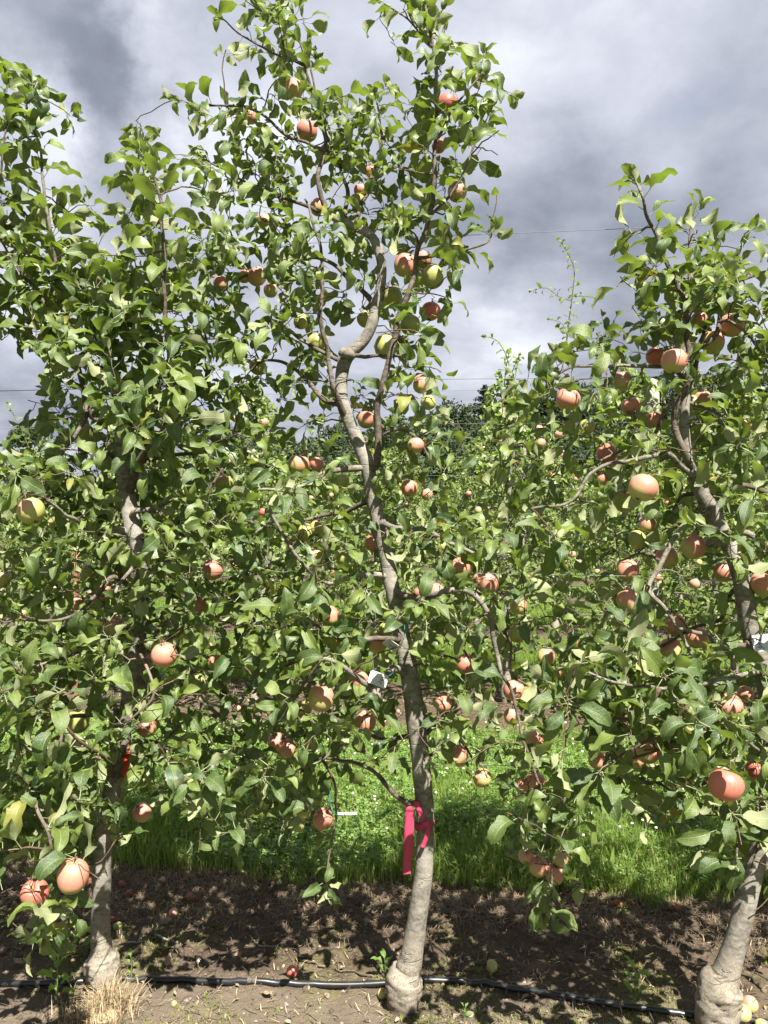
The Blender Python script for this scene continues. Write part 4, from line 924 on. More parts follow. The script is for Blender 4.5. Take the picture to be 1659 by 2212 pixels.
for tn, (mm, ll, kk) in leaves.items():
    ci, dz, inn = samples[tn]
    vis = ((dz <= zb[np.clip(ci, 0, None)]+0.006) & inn).sum(1)
    rank = np.argsort(-(vis+0.01*mm[:, 0, 0]**0), kind='stable')[:300]; rest = np.setdiff1d(np.arange(len(kk)), rank)
    root = thing('apple_tree', LAB[tn][0], LAB[tn][1], tuple(ORIG[tn]), 'apple trees in the first row'); OBJ[tn] = root; ob = np.array(ORIG[tn])
    for nm, me in PARTS[tn]: link(nm, me, None, root)
    tw = link('twigs', twigs[tn].mesh('twigs_'+tn, M['twig'], ob), None, root); tw['kind'] = 'stuff'
    fo = link('foliage', merge_leaves('foliage_'+tn, mm[rest], ll[rest], kk[rest], LEAF, M['leaf'], ob), None, root); fo['kind'] = 'stuff'
    if tn == 'left': LM = [leaf_mesh('leaf', s, M['leaf']) for s in LEAF]
    for i in rank:
        o = bpy.data.objects.new('leaf', LM[kk[i]]); COL.objects.link(o); o.parent = root
        m4 = np.eye(4); m4[:3, :3] = mm[i]; m4[:3, 3] = ll[i]-ob; o.matrix_basis = Matrix(m4.tolist())
    nleaf += len(kk); print(tn, 'leaves', len(kk), 'visible', int((vis > 0).sum()), 'nodes', cnt)
# ------------------------------------------------------------------ rows behind: four kinds of tree, copied
def proto_tree(seed, h=3.0, nleaf=2300, leafsz=0.085):
    rs = np.random.RandomState(seed); org = np.zeros(3)
    n = 9; zs = np.linspace(-0.05, h*0.93, n); wob = np.cumsum(rs.normal(size=(n, 2))*0.035, axis=0); wob -= wob[0]; wob *= 0.7
    tp_ = np.stack([wob[:, 0], wob[:, 1], zs], 1); C_ = catmull(tp_, 4)
    rad = np.interp(C_[:, 2], [-.05, .02, .10, .22, 1.2, h*.93], [.045, .058, .056, .029, .023, .006])
    V, Q, U = tube(C_, rad, 10, True, .12, seed, 14); trunk = mesh_np('row_trunk', V, Q, M['trunk'], U)
    nodes = [c for c in C_ if c[2] > .6]; so_ = Soup(); lv = []
    nl = 17
    for k in range(nl):
        z = 0.62+(h*0.86-0.62)*k/nl+rs.normal()*.05; an = k*2.399+rs.normal()*.4; L = (0.62-0.42*(k/nl))*rs.uniform(.7, 1.25)
        b = np.array([np.interp(z, C_[:, 2], C_[:, q]) for q in range(3)]); d = np.array([np.cos(an), np.sin(an)*.85, 0])
        pts = [b, b+d*L*.4+UPV*L*.12, b+d*L*.8+UPV*L*rs.uniform(-.05, .15), b+d*L*1.1+UPV*L*rs.uniform(-.45, .1)]
        C2 = catmull(pts, 4); V, Q, U = tube(C2, np.linspace(.009, .003, len(C2)), 5, False); so_.add(V, Q, U); nodes += list(C2[2:])
    nsh = rs.randint(4, 8)
    for k in range(nsh):      # upright shoots at the top
        b = C_[-1-rs.randint(0, 9)]; L = rs.uniform(.28, .62)*(1.5 if k == 0 and seed % 2 else 1); d = np.array([rs.normal()*.22, rs.normal()*.22, 1.]);
        C2 = catmull([b, b+d*L*.5+rs.normal(size=3)*.02, b+d*L], 4); V, Q, U = tube(C2, np.linspace(.006, .002, len(C2)), 5, False); so_.add(V, Q, U); shoot_leaves(rs, C2, 0.024, leafsz*.82, lv, .1)
    nodes = np.array(nodes); spots = []
    ncl = int(nleaf/6.3)
    while len(spots) < ncl:
        z = 0.45+(h-0.5)*rs.beta(1.15, 1.35); f = (z-.45)/(h-.5); rr = (0.58*(1-f)**0.75+0.12)*min(1, .55+f*3)
        an = rs.uniform(0, 6.28); q = rr*np.sqrt(rs.uniform(.02, 1))*(1+.28*np.sin(an*3+seed)*np.sin(z*5+seed)); p = np.array([q*np.cos(an), q*np.sin(an)*.85, z])
        if fbm(p[0]*2.6+seed, p[1]*2.6, p[2]*2.3, 2) < -0.12 and f < .8: continue
        spots.append(p)
    for p in spots:
        dd = np.linalg.norm(nodes-p, axis=1)+.4*np.maximum(0, nodes[:, 2]-p[2]); j = dd.argmin(); a = nodes[j]; L = np.linalg.norm(p-a)
        if L > .04:
            ts = np.linspace(0, 1, 4)[:, None]; cp = (1-ts)**2*a+2*ts*(1-ts)*((a+p)/2+UPV*.08*L)+ts**2*p
            V, Q, U = tube(cp, np.linspace(min(.004, .0015+.008*L), .0014, 4), 3, False); so_.add(V, Q, U)
        ax = (p-a)/(L+1e-6); rosette(rs, p, ax*.8+np.array([0, 0, .45]), rs.randint(5, 9), leafsz*rs.uniform(.85, 1.05), lv)
    mm = np.array([a for a, b in lv]); ll = np.array([b for a, b in lv]); ok = ll[:, 2] > .3; mm, ll = mm[ok], ll[ok]
    fol = merge_leaves('row_foliage', mm, ll, rs.randint(0, len(LEAF_LO), len(ll)), LEAF_LO, M['leaf_far'], rs=rs)
    return trunk, so_.mesh('row_branches', M['branch']), fol, spots, len(ll)
PRO = [proto_tree(s, h, nl) for s, h, nl in ((31, 2.68, 2900), (42, 2.55, 2600), (53, 2.8, 2700), (64, 2.4, 2400))]
rb = np.random.RandomState(8)
ROWN = {1: 'second row', 2: 'third row', 3: 'fourth row', 4: 'fifth row', 5: 'sixth row', 6: 'seventh row'}
# second row trees: px of foot, kind, height factor, label
ROW2 = [(-205, 1, .95, None), (42, 3, .86, 'short bushy tree in the second row beside the rusty stake, lowest of its row'),
        (296, 0, .93, 'second-row tree standing straight behind the crown of the straw-footed tree'), (550, 2, .92, 'second-row tree whose pale flared foot shows between the first two trees'),
        (806, 3, .86, 'low second-row tree hidden mostly behind the ribbon tree trunk'), (1100, 1, 1.02, 'second-row tree with pointed top rising before the dark hill'),
        (1335, 2, .96, 'second-row tree filling the gap behind the bronze apple'), (1570, 0, .95, 'second-row tree behind the leaning tree, beyond the wooden post'), (1800, 1, 1.0, 'second-row tree cut by the picture edge beyond the leaning trunk'), (2040, 2, 1., None)]
apple_sites = {}
def row_tree(x, k, kind, hs, label, grp, rot):
    y = rowY(x, k)+rb.normal()*.05
    r_ = thing('apple_tree', label, 'apple tree', (x, y, 0), grp, (0, 0, rot)); r_.scale = (hs*rb.uniform(.95, 1.05), hs, hs)
    t_, b_, f_, sp, _ = PRO[kind]
    link('trunk', t_, None, r_); o = link('branches', b_, None, r_); o['kind'] = 'stuff'; o = link('foliage', f_, None, r_); o['kind'] = 'stuff'
    return r_, kind
rowobj = {1: []}
for i, (px, kind, hs, lb) in enumerate(ROW2):
    d = 6.12; x = (px-CX)/F*d
    rowobj[1].append(row_tree(x, 1, kind, hs, lb or ('second-row tree beyond the short bushy one, outside the view' if i == 0 else 'last second-row tree, well beyond the leaning tree'), 'apple trees in the second row', [0.3, 2.1, 1.2, 4.0, 5.1, .8, 2.6, 3.3, 0.4, 1][i]))
# the tall thin shoot of the second row
for k in range(2, 7):
    dist = 2.38+PITCH*k; half = dist*0.56; x0 = -half+rb.uniform(0, .5); x = x0
    rowobj[k] = []
    sp_ = 0.95 if k < 4 else 1.05
    while x < half:
        rowobj[k].append(row_tree(x, k, rb.randint(4), rb.uniform(.84, .97), 'apple tree of the %s, one crown in the even band of foliage' % ROWN[k], 'apple trees in the %s' % ROWN[k], rb.uniform(0, 6.28))); x += sp_*rb.uniform(.93, 1.07)
# neighbours of the first row just outside the picture, they shade it
for x in (-2.18, 2.02): row_tree(x, 0, 0 if x < 0 else 2, 1.0, 'first-row apple tree just beyond the straw-footed tree' if x < 0 else 'first-row apple tree just beyond the leaning tree', 'apple trees in the first row', 1.0)
# tall spindly shoot above the second row
sh = thing('apple_shoot', 'tall spindly shoot with small yellowish leaves rising above the second row against the clouds', 'shoot', tuple(P(1222, 745, 6.1)))
q0 = np.array(P(1222, 745, 6.1)); lv = []; ss = Soup()
for pl_, r0 in (([(1222, 760), (1228, 700), (1236, 640), (1240, 580), (1222, 540), (1208, 520)], .006), ([(1234, 650), (1205, 640), (1180, 622), (1150, 628)], .003), ([(1238, 640), (1262, 640), (1285, 643)], .003), ([(1100, 790), (1090, 760), (1072, 735), (1050, 728)], .004), ([(1226, 730), (1215, 700), (1190, 690)], .003)):
    C2 = catmull([np.array(P(a, b, 6.1)) for a, b in pl_], 4); V, Q, U = tube(C2, np.linspace(r0, .0015, len(C2)), 5, False); ss.add(V, Q, U); shoot_leaves(rb, C2, .030, .066, lv, .05)
link('stem', ss.mesh('shoot_stem', M['twig'], q0), None, sh)
o = link('foliage', merge_leaves('shoot_leaves', np.array([a for a, b in lv]), np.array([b for a, b in lv]), rb.randint(0, 10, len(lv)), LEAF_LO, M['leaf_far'], q0), None, sh); o['kind'] = 'stuff'

# small apples of the rows behind
FAR = [(1164,927,19,6.0),(1223,921,14,6.3),(1207,938,17,6.1),(1169,957,19,6),(1184,978,16,6.1),(1108,995,16,6.2),(1120,997,15,6.2),(1219,986,15,6.1),(1194,1028,12,6.4),(1045,968,12,9.3),(1605,915,17,6),(1628,922,17,6),(1605,1050,16,6),(1033,1102,15,6.1),(1062,1113,16,6.1),(1012,1066,12,6.2),(723,1240,18,5.9),(640,1297,16,5.9),(1237,1198,15,5.9),(1262,1399,17,5.9),(1420,1247,16,5.9),(1317,1395,18,5.9),(1290,1235,12,6.2),(1340,1305,16,6),(117,1275,20,5.7),(50,1325,14,5.9),(506,858,16,6),(508,905,15,6),(727,858,12,6.3),(671,1885/1.75,13,6),(1086,1030,13,6.2),(545,1370,14,6),(452,1395,14,5.9),(1330,1570,13,5.9),(1510,1215,14,6),(1440,1085,14,6)]
FL = ['tiny pink apple in the second row seen through the front leaves', 'tiny apple of the rows behind, a few pixels wide among sunlit foliage']
for i, (px, py, dm, d) in enumerate(FAR):
    make_apple(P(px, py, d-.35), dm/2/F*(d-.35), 'prpoy'[i % 5], FL[1], lo=True, grp='small apples of the rows behind', parts=False)
for k, num in ((1, 110), (2, 60), (3, 30)):
    for q in range(num):
        r_, kind = rowobj[k][rb.randint(len(rowobj[k]))]; sp = PRO[kind][3][rb.randint(len(PRO[kind][3]))]
        a = r_.rotation_euler[2]; x = (sp[0]*math.cos(a)-sp[1]*math.sin(a)); y = (sp[0]*math.sin(a)+sp[1]*math.cos(a))
        if y > .1 or sp[2] > 2.5: continue
        make_apple((r_.location.x+x, r_.location.y+y-.10, sp[2]*r_.scale[2]-.07), 0.034*rb.uniform(.85, 1.1), 'pproo'[rb.randint(5)], FL[1], lo=True, grp='small apples of the rows behind', parts=False, rs=rb)

# ------------------------------------------------------------------ trellis: wires, posts, clips
def wire(label, z, k, half, r, m_, grp, dy=0.06, slope=0.0, group=True):
    pts = []
    for i in range(41):
        x = -half+2*half*i/40; pts.append((x, rowY(x, k)+dy, z+slope*x-0.012*math.sin(math.pi*((x+half) % 3)/3)))
    V, Q, U = tube(pts, r, 5, True); o = link('trellis_wire', mesh_np('trellis_wire', V, Q, m_, U)); setp(o, label=label, category='wire', group=grp); return o
wire('highest wire of the first row, thin against the clouds', 2.405, 0, 3, .0009, M['wire'], 'wires of the first row', .08, .018)
wire('second wire of the first row, crossing at the sawn stub', 1.945, 0, 3, .0011, M['wire_far'], 'wires of the first row', .03, .004)
wire('third wire of the first row, running through the thick foliage', 1.342, 0, 3, .0011, M['wire_far'], 'wires of the first row', .05)
wire('lowest wire of the first row, above the clover', 0.745, 0, 3, .0011, M['wire_far'], 'wires of the first row', .05)
for z, nm in ((2.50, 'top wire of the second row, seen under the clouds'), (1.95, 'middle wire of the second row, passing before the dark hill'), (1.35, 'low wire of the second row')):
    wire(nm, z, 1, 5, .0014, M['wire_far'], 'wires of the second row', .05)
wire('pale wire of the third row crossing before the dark hill', 2.66, 2, 8, .0022, M['wire'], 'wires of the third row')
wire('lower wire of the third row above the sunlit crowns', 2.0, 2, 8, .0022, M['wire'], 'wires of the third row')
# wire clip holding the stem by the sawn stub
cp = catmull([RP(698, 829, .0), RP(712, 829, -.02), RP(716, 826, -.03), RP(745, 818, -.045), RP(762, 820, -.02), RP(764, 828, .02)], 5)
V, Q, U = tube(cp, .0017, 5); o = link('wire_clip', mesh_np('wire_clip', V, Q, M['wire'], U)); setp(o, label='bent wire clip fastening the ribbon tree to the second wire', category='clip')
def post(px, d, h, w_, label, grp=None, lean=0):
    x = (px-CX)/F*d; s_ = thing('wooden_post', label, 'post', (x, d, 0), grp, (0, lean, 0.3))
    pts = [(0, 0, -.1)]+[(rb.normal()*.003, rb.normal()*.003, z) for z in np.linspace(.1, h, 9)]
    V, Q, U = tube(pts, w_/2, 14, True, .05, px, 9); link('shaft', mesh_np('post_shaft', V, Q, M['post'], U), None, s_)
    V, Q, U = tube([(w_/2, -.01, h-.1), (w_/2+.02, -.012, h-.08), (w_/2+.01, -.012, h-.12)], .002, 4); link('staple', mesh_np('post_staple', V, Q, M['wire'], U), None, s_)
post(1409, 6.0, 2.55, .10, 'grey weathered trellis post in the second row behind the leaning tree', 'trellis posts')
post(1129, 9.75, 2.62, .085, 'thin pale trellis post further back before the dark hill', 'trellis posts')
post(548, 13.4, 2.6, .09, 'distant trellis post showing between the first two trees', 'trellis posts')
# rusty angle stake in the alley
sk = thing('steel_stake', 'rust-brown steel stake with punched holes beside the second row', 'stake', tuple(P(164, 1498, 6.35))[:2]+(0,))
me = bpy.data.meshes.new('stake'); bm = bmesh.new()
for (sx, sy, ox, oy) in ((.028, .004, 0, 0), (.004, .024, .012, .014)):
    r_ = bmesh.ops.create_cube(bm, size=1); bmesh.ops.scale(bm, vec=(sx, sy, 1.25), verts=r_['verts']); bmesh.ops.translate(bm, vec=(ox, oy+(0.0001 if ox else 0), .575), verts=r_['verts'])
bm.to_mesh(me); bm.free(); link('angle_bar', me, M['rust'], sk)
hs_ = Soup()
for k in range(14): V, Q, U = tube([(-.004, -.0025, .1+k*.075), (-.004, .0005, .1+k*.075)], .0035, 6); hs_.add(V, Q, U)
o = link('punched_holes', hs_.mesh('holes', M['ink']), None, sk); o['kind'] = 'stuff'

# ------------------------------------------------------------------ drip irrigation tube
def gp(px, py, r=0.0105):
    p = G(px, py-6, r); p = G(px, py-2, r+gz(p.x, p.y)); return p
dp = [gp(-420, 2120), gp(-200, 2124), gp(0, 2127), gp(110, 2125), gp(205, 2120), gp(330, 2118), gp(500, 2123), gp(640, 2127), gp(760, 2129), gp(880, 2122), gp(935, 2119), gp(1010, 2124), gp(1110, 2137), gp(1200, 2150), gp(1290, 2166), gp(1400, 2181), gp(1490, 2194), gp(1580, 2206), gp(1700, 2212), gp(1950, 2215)]
C2 = catmull([np.array(p) for p in dp], 10)
for p in C2: p[2] = max(p[2], gz(p[0], p[1])+.0085)
V, Q, U = tube(C2, .0098, 12, True); ln_ = thing('drip_line', 'black plastic irrigation tube lying on the soil past all three trunks', 'irrigation tube', tuple(C2[len(C2)//2]))
org = C2[len(C2)//2]; link('hose', mesh_np('drip_tube', V-org, Q, M['tube'], U), None, ln_)
dv_ = []
for i, (px, w_) in enumerate(((545, .03), (1010, .025), (1330, .03))):
    j = min(range(len(C2)), key=lambda k: abs(proj(C2[k])[0]-px)); a = C2[max(j-1, 0)]; b = C2[min(j+1, len(C2)-1)]; t_ = (b-a)/np.linalg.norm(b-a)
    V, Q, U = tube([C2[j]-t_*w_/2-org, C2[j]-org, C2[j]+t_*w_/2-org], .00985, 12, False, .03, px, 60); link('mud_smear', mesh_np('mud', V, Q, M['dust'], U), None, ln_)
sa = Soup()

# ------------------------------------------------------------------ flagging tape
def strip(pts, wvec, nsub=6, name='tape', m_=None, parent=None, org=None, wf=None, thick=0.0006):
    C = catmull(pts, nsub); n = len(C); W = catmull(wvec, nsub) if len(wvec) == len(pts) else np.repeat(np.array(wvec[:1]), n, 0)
    V = []; Q = []
    nrm = np.cross(np.gradient(C, axis=0), W); nrm /= np.linalg.norm(nrm, axis=1)[:, None]+1e-9
    for i in range(n):
        for s in (-1, -.33, .33, 1):
            V.append(C[i]+W[i]*s*.5+nrm[i]*(0.0025*(1-abs(s)*1.2)*math.sin(i*.7)+thick/2))
        for s in (1, .33, -.33, -1): V.append(V[-1 if False else len(V)-1]*0+C[i]+W[i]*s*.5+nrm[i]*(0.0025*(1-abs(s)*1.2)*math.sin(i*.7)-thick/2))
    for i in range(n-1):
        for j in range(8): k = (j+1) % 8; Q.append((i*8+j, i*8+k, (i+1)*8+k, (i+1)*8+j))
    V = np.array(V)-org; return link(name, mesh_np(name, V, Q, m_), None, parent)
ro = np.array(RP(905, 1778)); rib = thing('pink_ribbon', 'bright pink flagging tape knotted round the middle trunk with a long hanging tail', 'ribbon', tuple(ro))
A = lambda px, py, dd: np.array(RP(px, py, dd))
wpx = lambda n, dx=1., dy=0., z=0.: np.array([dx*n/F*2.35, z, -dy*n/F*2.35])
strip([A(886, 1742, .012), A(888, 1730, -.012), A(885, 1742, -.045), A(884, 1790, -.05), A(882, 1840, -.05), A(880, 1862, -.048), A(879, 1888, -.055)], [wpx(14), wpx(14), wpx(18), wpx(20), wpx(20), wpx(19, 1, -.1), wpx(17, 1, -.15)], name='long_tail', m_=M['pink'], parent=rib, org=ro)
strip([A(893, 1738, .0), A(898, 1730, -.035), A(906, 1752, -.045), A(916, 1772, -.05), A(922, 1780, -.052)], [wpx(12), wpx(14), wpx(10, 1, -.5), wpx(7, 1, -.6), wpx(6, 1, -.6)], name='diagonal_strap', m_=M['pink'], parent=rib, org=ro)
strip([A(922, 1780, -.054), A(925, 1795, -.05), A(919, 1815, -.048), A(912, 1830, -.05)], [wpx(7), wpx(10, 1, .3), wpx(9, 1, .3), wpx(9, 1, .2)], name='short_tail', m_=M['pink'], parent=rib, org=ro)
rt2 = 20.4/F*2.36; cxp, cyp = RP(917, 1778).x, RP(917, 1778).y; bz = RP(917, 1776).z
ring = []; wr = []
for k in range(33):
    a = -math.pi/2+0.35+2*math.pi*k/32*0.985; ring.append(np.array([cxp+rt2*1.03*math.cos(a), cyp+rt2*1.03*math.sin(a), bz-.004*abs(math.cos(a/1))+.006*math.cos(a)])); wr.append(np.array([0, 0, .014+.008*math.cos(a+2.2)]))
strip(ring, wr, 2, name='wrap_band', m_=M['pink'], parent=rib, org=ro)
V, Q, U = tube([A(914, 1775, -.055), A(920, 1778, -.06), A(927, 1783, -.055)], [.004, .0085, .004], 8, True, .3, 2, 60); link('knot', mesh_np('knot', V-ro, Q, M['pink'], U), None, rib)
r2o = np.array(RP(268, 1650)); rib2 = thing('red_ribbon', 'short twisted red tape hanging beside the straw-footed trunk under the leaves', 'ribbon', tuple(r2o))
strip([A(283, 1615, -.02), A(276, 1640, -.045), A(270, 1665, -.05), A(266, 1690, -.045)], [wpx(10, 1, .2), wpx(14, 1, .3), wpx(13, 1, -.1), wpx(5, 1, .5)], name='tail', m_=M['redtape'], parent=rib2, org=r2o)
strip([A(296, 1604, .02), A(286, 1607, -.03), A(276, 1612, -.04)], [wpx(8, 0, 1)]*3, name='loop', m_=M['redtape'], parent=rib2, org=r2o)
r3 = np.array(RP(1598, 1742)); rib3 = thing('pink_ribbon', 'scrap of pink tape on the low twig by the leaning trunk', 'ribbon', tuple(r3)); strip([A(1588, 1739, -.06), A(1600, 1741, -.07), A(1612, 1746, -.06)], [wpx(5, 0, 1)]*3, name='tail', m_=M['pink'], parent=rib3, org=r3)

# ------------------------------------------------------------------ numbered white tags
def tag(center, xax, yax, w_, h_, label, num=None, numrot=0, numsize=.013, numpos=(0, 0), dot=None, tie=None, dotm='teal'):
    xax = Vector(xax).normalized(); yax = Vector(yax); yax = (yax-xax*xax.dot(yax)).normalized(); zax = xax.cross(yax)
    t = thing('plant_tag', label, 'tag', tuple(center)); t.rotation_euler = Matrix((xax, yax, zax)).transposed().to_euler(); t['group'] = 'white tags tied to the branches'
    me = bpy.data.meshes.new('tag_card'); bm = bmesh.new(); bmesh.ops.create_cube(bm, size=1); bmesh.ops.scale(bm, vec=(w_, h_, .0016), verts=bm.verts)
    ve = [e for e in bm.edges if abs(e.verts[0].co.z-e.verts[1].co.z) > .001]; bmesh.ops.bevel(bm, geom=ve, offset=.003, segments=2, affect='EDGES'); bm.to_mesh(me); bm.free()
    link('card', me, M['white'], t)
    if num:
        cu = bpy.data.curves.new('number', 'FONT'); cu.body = num; cu.size = numsize; cu.align_x = 'CENTER'; cu.align_y = 'CENTER'; cu.extrude = .0001; cu.materials.append(M['ink'])
        to = bpy.data.objects.new('number_text', cu); nm = bpy.data.meshes.new_from_object(to); bpy.data.objects.remove(to); o = bpy.data.objects.new('number', nm); COL.objects.link(o); o.parent = t; o.location = (numpos[0], numpos[1], .0011); o.rotation_euler = (0, 0, numrot)
    if dot:
        V, Q, U = tube([(dot[0], dot[1], .0006), (dot[0], dot[1], .0011)], .0021, 12); link('dot', mesh_np('dot', V, Q, M[dotm], U), None, t)
    if tie:
        V, Q, U = tube(catmull(tie, 6), .0014, 6); o = link('tie', mesh_np('tie', V-np.array(center), Q, M['tie'], U), None, t)
        o.matrix_parent_inverse = Matrix.Identity(4); o.rotation_euler = Matrix((xax, yax, zax)).to_euler()
c = P(817, 1467, 2.12); tag(c, (1, 0, -.36), (.33, .25, 1), .053, .036, 'white tag marked 245 beside the pale orange apple', '245', R(72), .016, (.010, .0), (-.001, -.011), [np.array(P(838, 1462, 2.13)), np.array(P(850, 1452, 2.16)), np.array(P(856, 1440, 2.22)), np.array(P(850, 1436, 2.28))])
c = P(846, 1394, 2.2); tag(c, (.84, .1, -.6), (.5, -.75, .62), .045, .036, 'tilted white tag marked 242 in front of the middle trunk', '242', R(28), .015, (.004, -.002), (-.010, .004), [np.array(P(860, 1398, 2.2)), np.array(P(872, 1380, 2.25)), np.array(P(874, 1350, 2.32))])
c = P(1650, 1388, 1.98); tag(c, (-1, -.1, -.08), (.1, -.35, -1), .062, .042, 'white tag marked 249 cut by the picture edge near the leaning tree', '249', R(90)-.1, .018, (.014, .001), (.004, .014), [np.array(P(1668, 1380, 2.0)), np.array(P(1676, 1360, 2.05)), np.array(P(1680, 1320, 2.1))], 'bluei')
c = P(750, 1757, 2.22); tag(c, (1, .1, -.02), (.05, -1, .22), .056, .040, 'blank white tag seen nearly edge-on, hung by green wire over the grass', None, tie=[np.array(P(716, 1690, 2.27)), np.array(P(713, 1720, 2.25)), np.array(P(717, 1748, 2.24)), np.array(P(727, 1760, 2.215)), np.array(P(745, 1759, 2.2))])
# ------------------------------------------------------------------ grass, clover, straw, litter
rg = np.random.RandomState(314)
def vof(x, y): return y-2.38+ROWSL*x
def scatter(n, dmin, dmax, vlo, vhi, widen=1.0):
    x = rg.uniform(-1, 1, n*2); y = rg.uniform(dmin, dmax, n*2); x = x*(y*0.55+0.15)*widen; v = vof(x, y)
    keep = (v > vlo) & (v < vhi) & (rg.uniform(0, 1, n*2) < y/dmax); x, y = x[keep][:n], y[keep][:n]; return x, y
def gzv(x, y): return np.array([gz(a, b) for a, b in zip(x, y)])
def blades(x, y, h, wd, name, m_, label, cat, bend=0.5, z0=None, flat=False, rn=None):
    n = len(x); z = gzv(x, y) if z0 is None else z0; an = rg.uniform(0, 6.283, n); dx, dy = np.cos(an), np.sin(an); px_, py_ = -dy, dx
    b = rg.uniform(.1, 1, n)*bend; ls = np.zeros((n, 8, 3)); 
    for k, (t, w_) in enumerate(((0, 1), (.4, .9), (.75, .6), (1., .08))):
        off = b*h*t*t; zz = h*t*(1-.45*b*t) if not flat else 0.006+0.012*np.sin(t*3.14)*rg.uniform(0, 1.6, n)
        if flat: off = h*t
        ls[:, k*2, 0] = x+dx*off-px_*wd*w_/2; ls[:, k*2, 1] = y+dy*off-py_*wd*w_/2; ls[:, k*2+1, 0] = x+dx*off+px_*wd*w_/2; ls[:, k*2+1, 1] = y+dy*off+py_*wd*w_/2
        ls[:, k*2, 2] = z+zz; ls[:, k*2+1, 2] = z+zz
    b0 = (np.arange(n)*8)[:, None, None]; Q = (np.array([[0, 1, 3, 2], [2, 3, 5, 4], [4, 5, 7, 6]])[None]+b0).reshape(-1, 4)
    uv = np.tile(np.array([[0.2, 0], [.8, 0], [.2, .4], [.8, .4], [.3, .7], [.7, .7], [.5, 1], [.5, 1]]), (n, 1))
    o = link(name, mesh_np(name, ls.reshape(-1, 3), Q, m_, uv, np.repeat(rg.uniform(0, 1, n) if rn is None else rn, 8))); setp(o, kind='stuff', label=label, category=cat); return o
def edge(x, y, lo, amp=.10): 
    return np.array([lo+1.5*amp*fbm(a*1.7, b*.4, 3, 3)+0.05*fbm(a*9, b*4, 8, 2) for a, b in zip(x, y)])
# near alley
x, y = scatter(88000, 2.95, 5.6, .62, 3.02); v = vof(x, y); e = edge(x, y, .78); k = (v > e) & (v < 2.96)
x, y = x[k], y[k]; pt = np.array([fbm(a*1.4, b*1.4, 12, 3) for a, b in zip(x, y)])      # grassy and clovery patches
kk = (pt > -.12) | (rg.uniform(0, 1, len(x)) < .5); xg, yg = x[kk], y[kk]
eg = vof(xg, yg); h = rg.uniform(.04, .115, len(xg))*(1+.5*np.clip(pt[kk], -.5, .8))*np.where(eg < 1.15, 1.15, 1.0)
blades(xg, yg, h, rg.uniform(.0022, .0045, len(xg)), 'grass', M['grassm'], 'lush green grass of the alley behind the first row', 'grass', .95)
# broad weed leaves (dandelion) in the grass
x, y = scatter(700, 2.95, 5.5, .85, 2.9); blades(x, y, rg.uniform(.09, .19, len(x)), rg.uniform(.012, .022, len(x)), 'broad_weeds', M['grassm'], 'broad weed leaves scattered in the alley grass', 'weeds', .8)
x, y = scatter(2600, 2.95, 5.5, .72, 2.9); blades(x, y, rg.uniform(.06, .16, len(x)), rg.uniform(.001, .0022, len(x)), 'dry_stalks', M['straw'], 'thin dry stalks among the alley grass', 'dry stalks', 1.0)
# clover
def clover(x, y, sz, name, label):
    n = len(x); z = gzv(x, y)+rg.uniform(.02, .085, n); a0 = rg.uniform(0, 6.28, n); tilt = rg.normal(size=(n, 2))*.32; V = []; 
    for lf in range(3):
        a = a0+lf*2.094; c_, s_ = np.cos(a), np.sin(a)
        for (r, w_) in ((.08, .0), (.62, -.42), (1.05, 0), (.62, .42)):
            xx = (c_*r-s_*w_)*sz; yy = (s_*r+c_*w_)*sz; V.append(np.stack([x+xx, y+yy, z+xx*tilt[:, 0]+yy*tilt[:, 1]+.12*r*sz], 1))
    V = np.stack(V, 1).reshape(-1, 3); Q = (np.arange(12).reshape(3, 4)[None]+(np.arange(n)*12)[:, None, None]).reshape(-1, 4)
    o = link(name, mesh_np(name, V, Q, M['clover'], np.zeros((len(V), 2)), np.repeat(rg.uniform(0, 1, n), 12))); setp(o, kind='stuff', label=label, category='clover')
x, y = scatter(46000, 2.95, 5.6, .7, 3.0); v = vof(x, y); e = edge(x, y, .86); pt = np.array([fbm(a*1.4, b*1.4, 12, 3) for a, b in zip(x, y)]); k = (v > e) & (v < 2.95) & ((pt < .12) | (rg.uniform(0, 1, len(x)) < .35)); x, y = x[k], y[k]
clover(x, y, rg.uniform(.009, .017, len(x)), 'clover', 'white clover leaves mixed through the alley grass')
# clover blossoms
x, y = scatter(230, 3.3, 5.6, 1.05, 2.9); bs = Soup()
for a, b in zip(x, y):
    z = gz(a, b)+rg.uniform(.085, .15); V, Q, U = tube([(a, b, z-.09), (a, b, z)], .0012, 3, False); r_ = rg.uniform(.0055, .009)
    th = np.linspace(0, np.pi, 6); ph = np.linspace(0, 2*np.pi, 8, endpoint=False)
    W = np.array([[a+r_*math.sin(t)*math.cos(p)*rg.uniform(.8, 1.2), b+r_*math.sin(t)*math.sin(p)*rg.uniform(.8, 1.2), z+r_*.85*math.cos(t)*rg.uniform(.85, 1.15)] for t in th for p in ph])
    q = [(i*8+j, (i+1)*8+j, (i+1)*8+(j+1) % 8, i*8+(j+1) % 8) for i in range(5) for j in range(8)]; bs.add(W, q)
o = link('clover_flowers', bs.mesh('clover_flowers', M['flower'])); setp(o, kind='stuff', label='small whitish clover blossoms dotted over the grass', category='clover flowers')
# further alleys
x, y = scatter(60000, 6.9, 9.5, 4.50, 6.75); blades(x, y, rg.uniform(.06, .15, len(x)), rg.uniform(.004, .007, len(x)), 'grass', M['grassm'], 'sunlit grass of the alley behind the second row', 'grass', .9, z0=np.zeros(len(x)))
x, y = scatter(40000, 10.4, 13.5, 8.2, 10.4); blades(x, y, rg.uniform(.06, .16, len(x)), rg.uniform(.008, .012, len(x)), 'grass', M['grassm'], 'thin band of grass behind the third row', 'grass', .9, z0=np.zeros(len(x)))
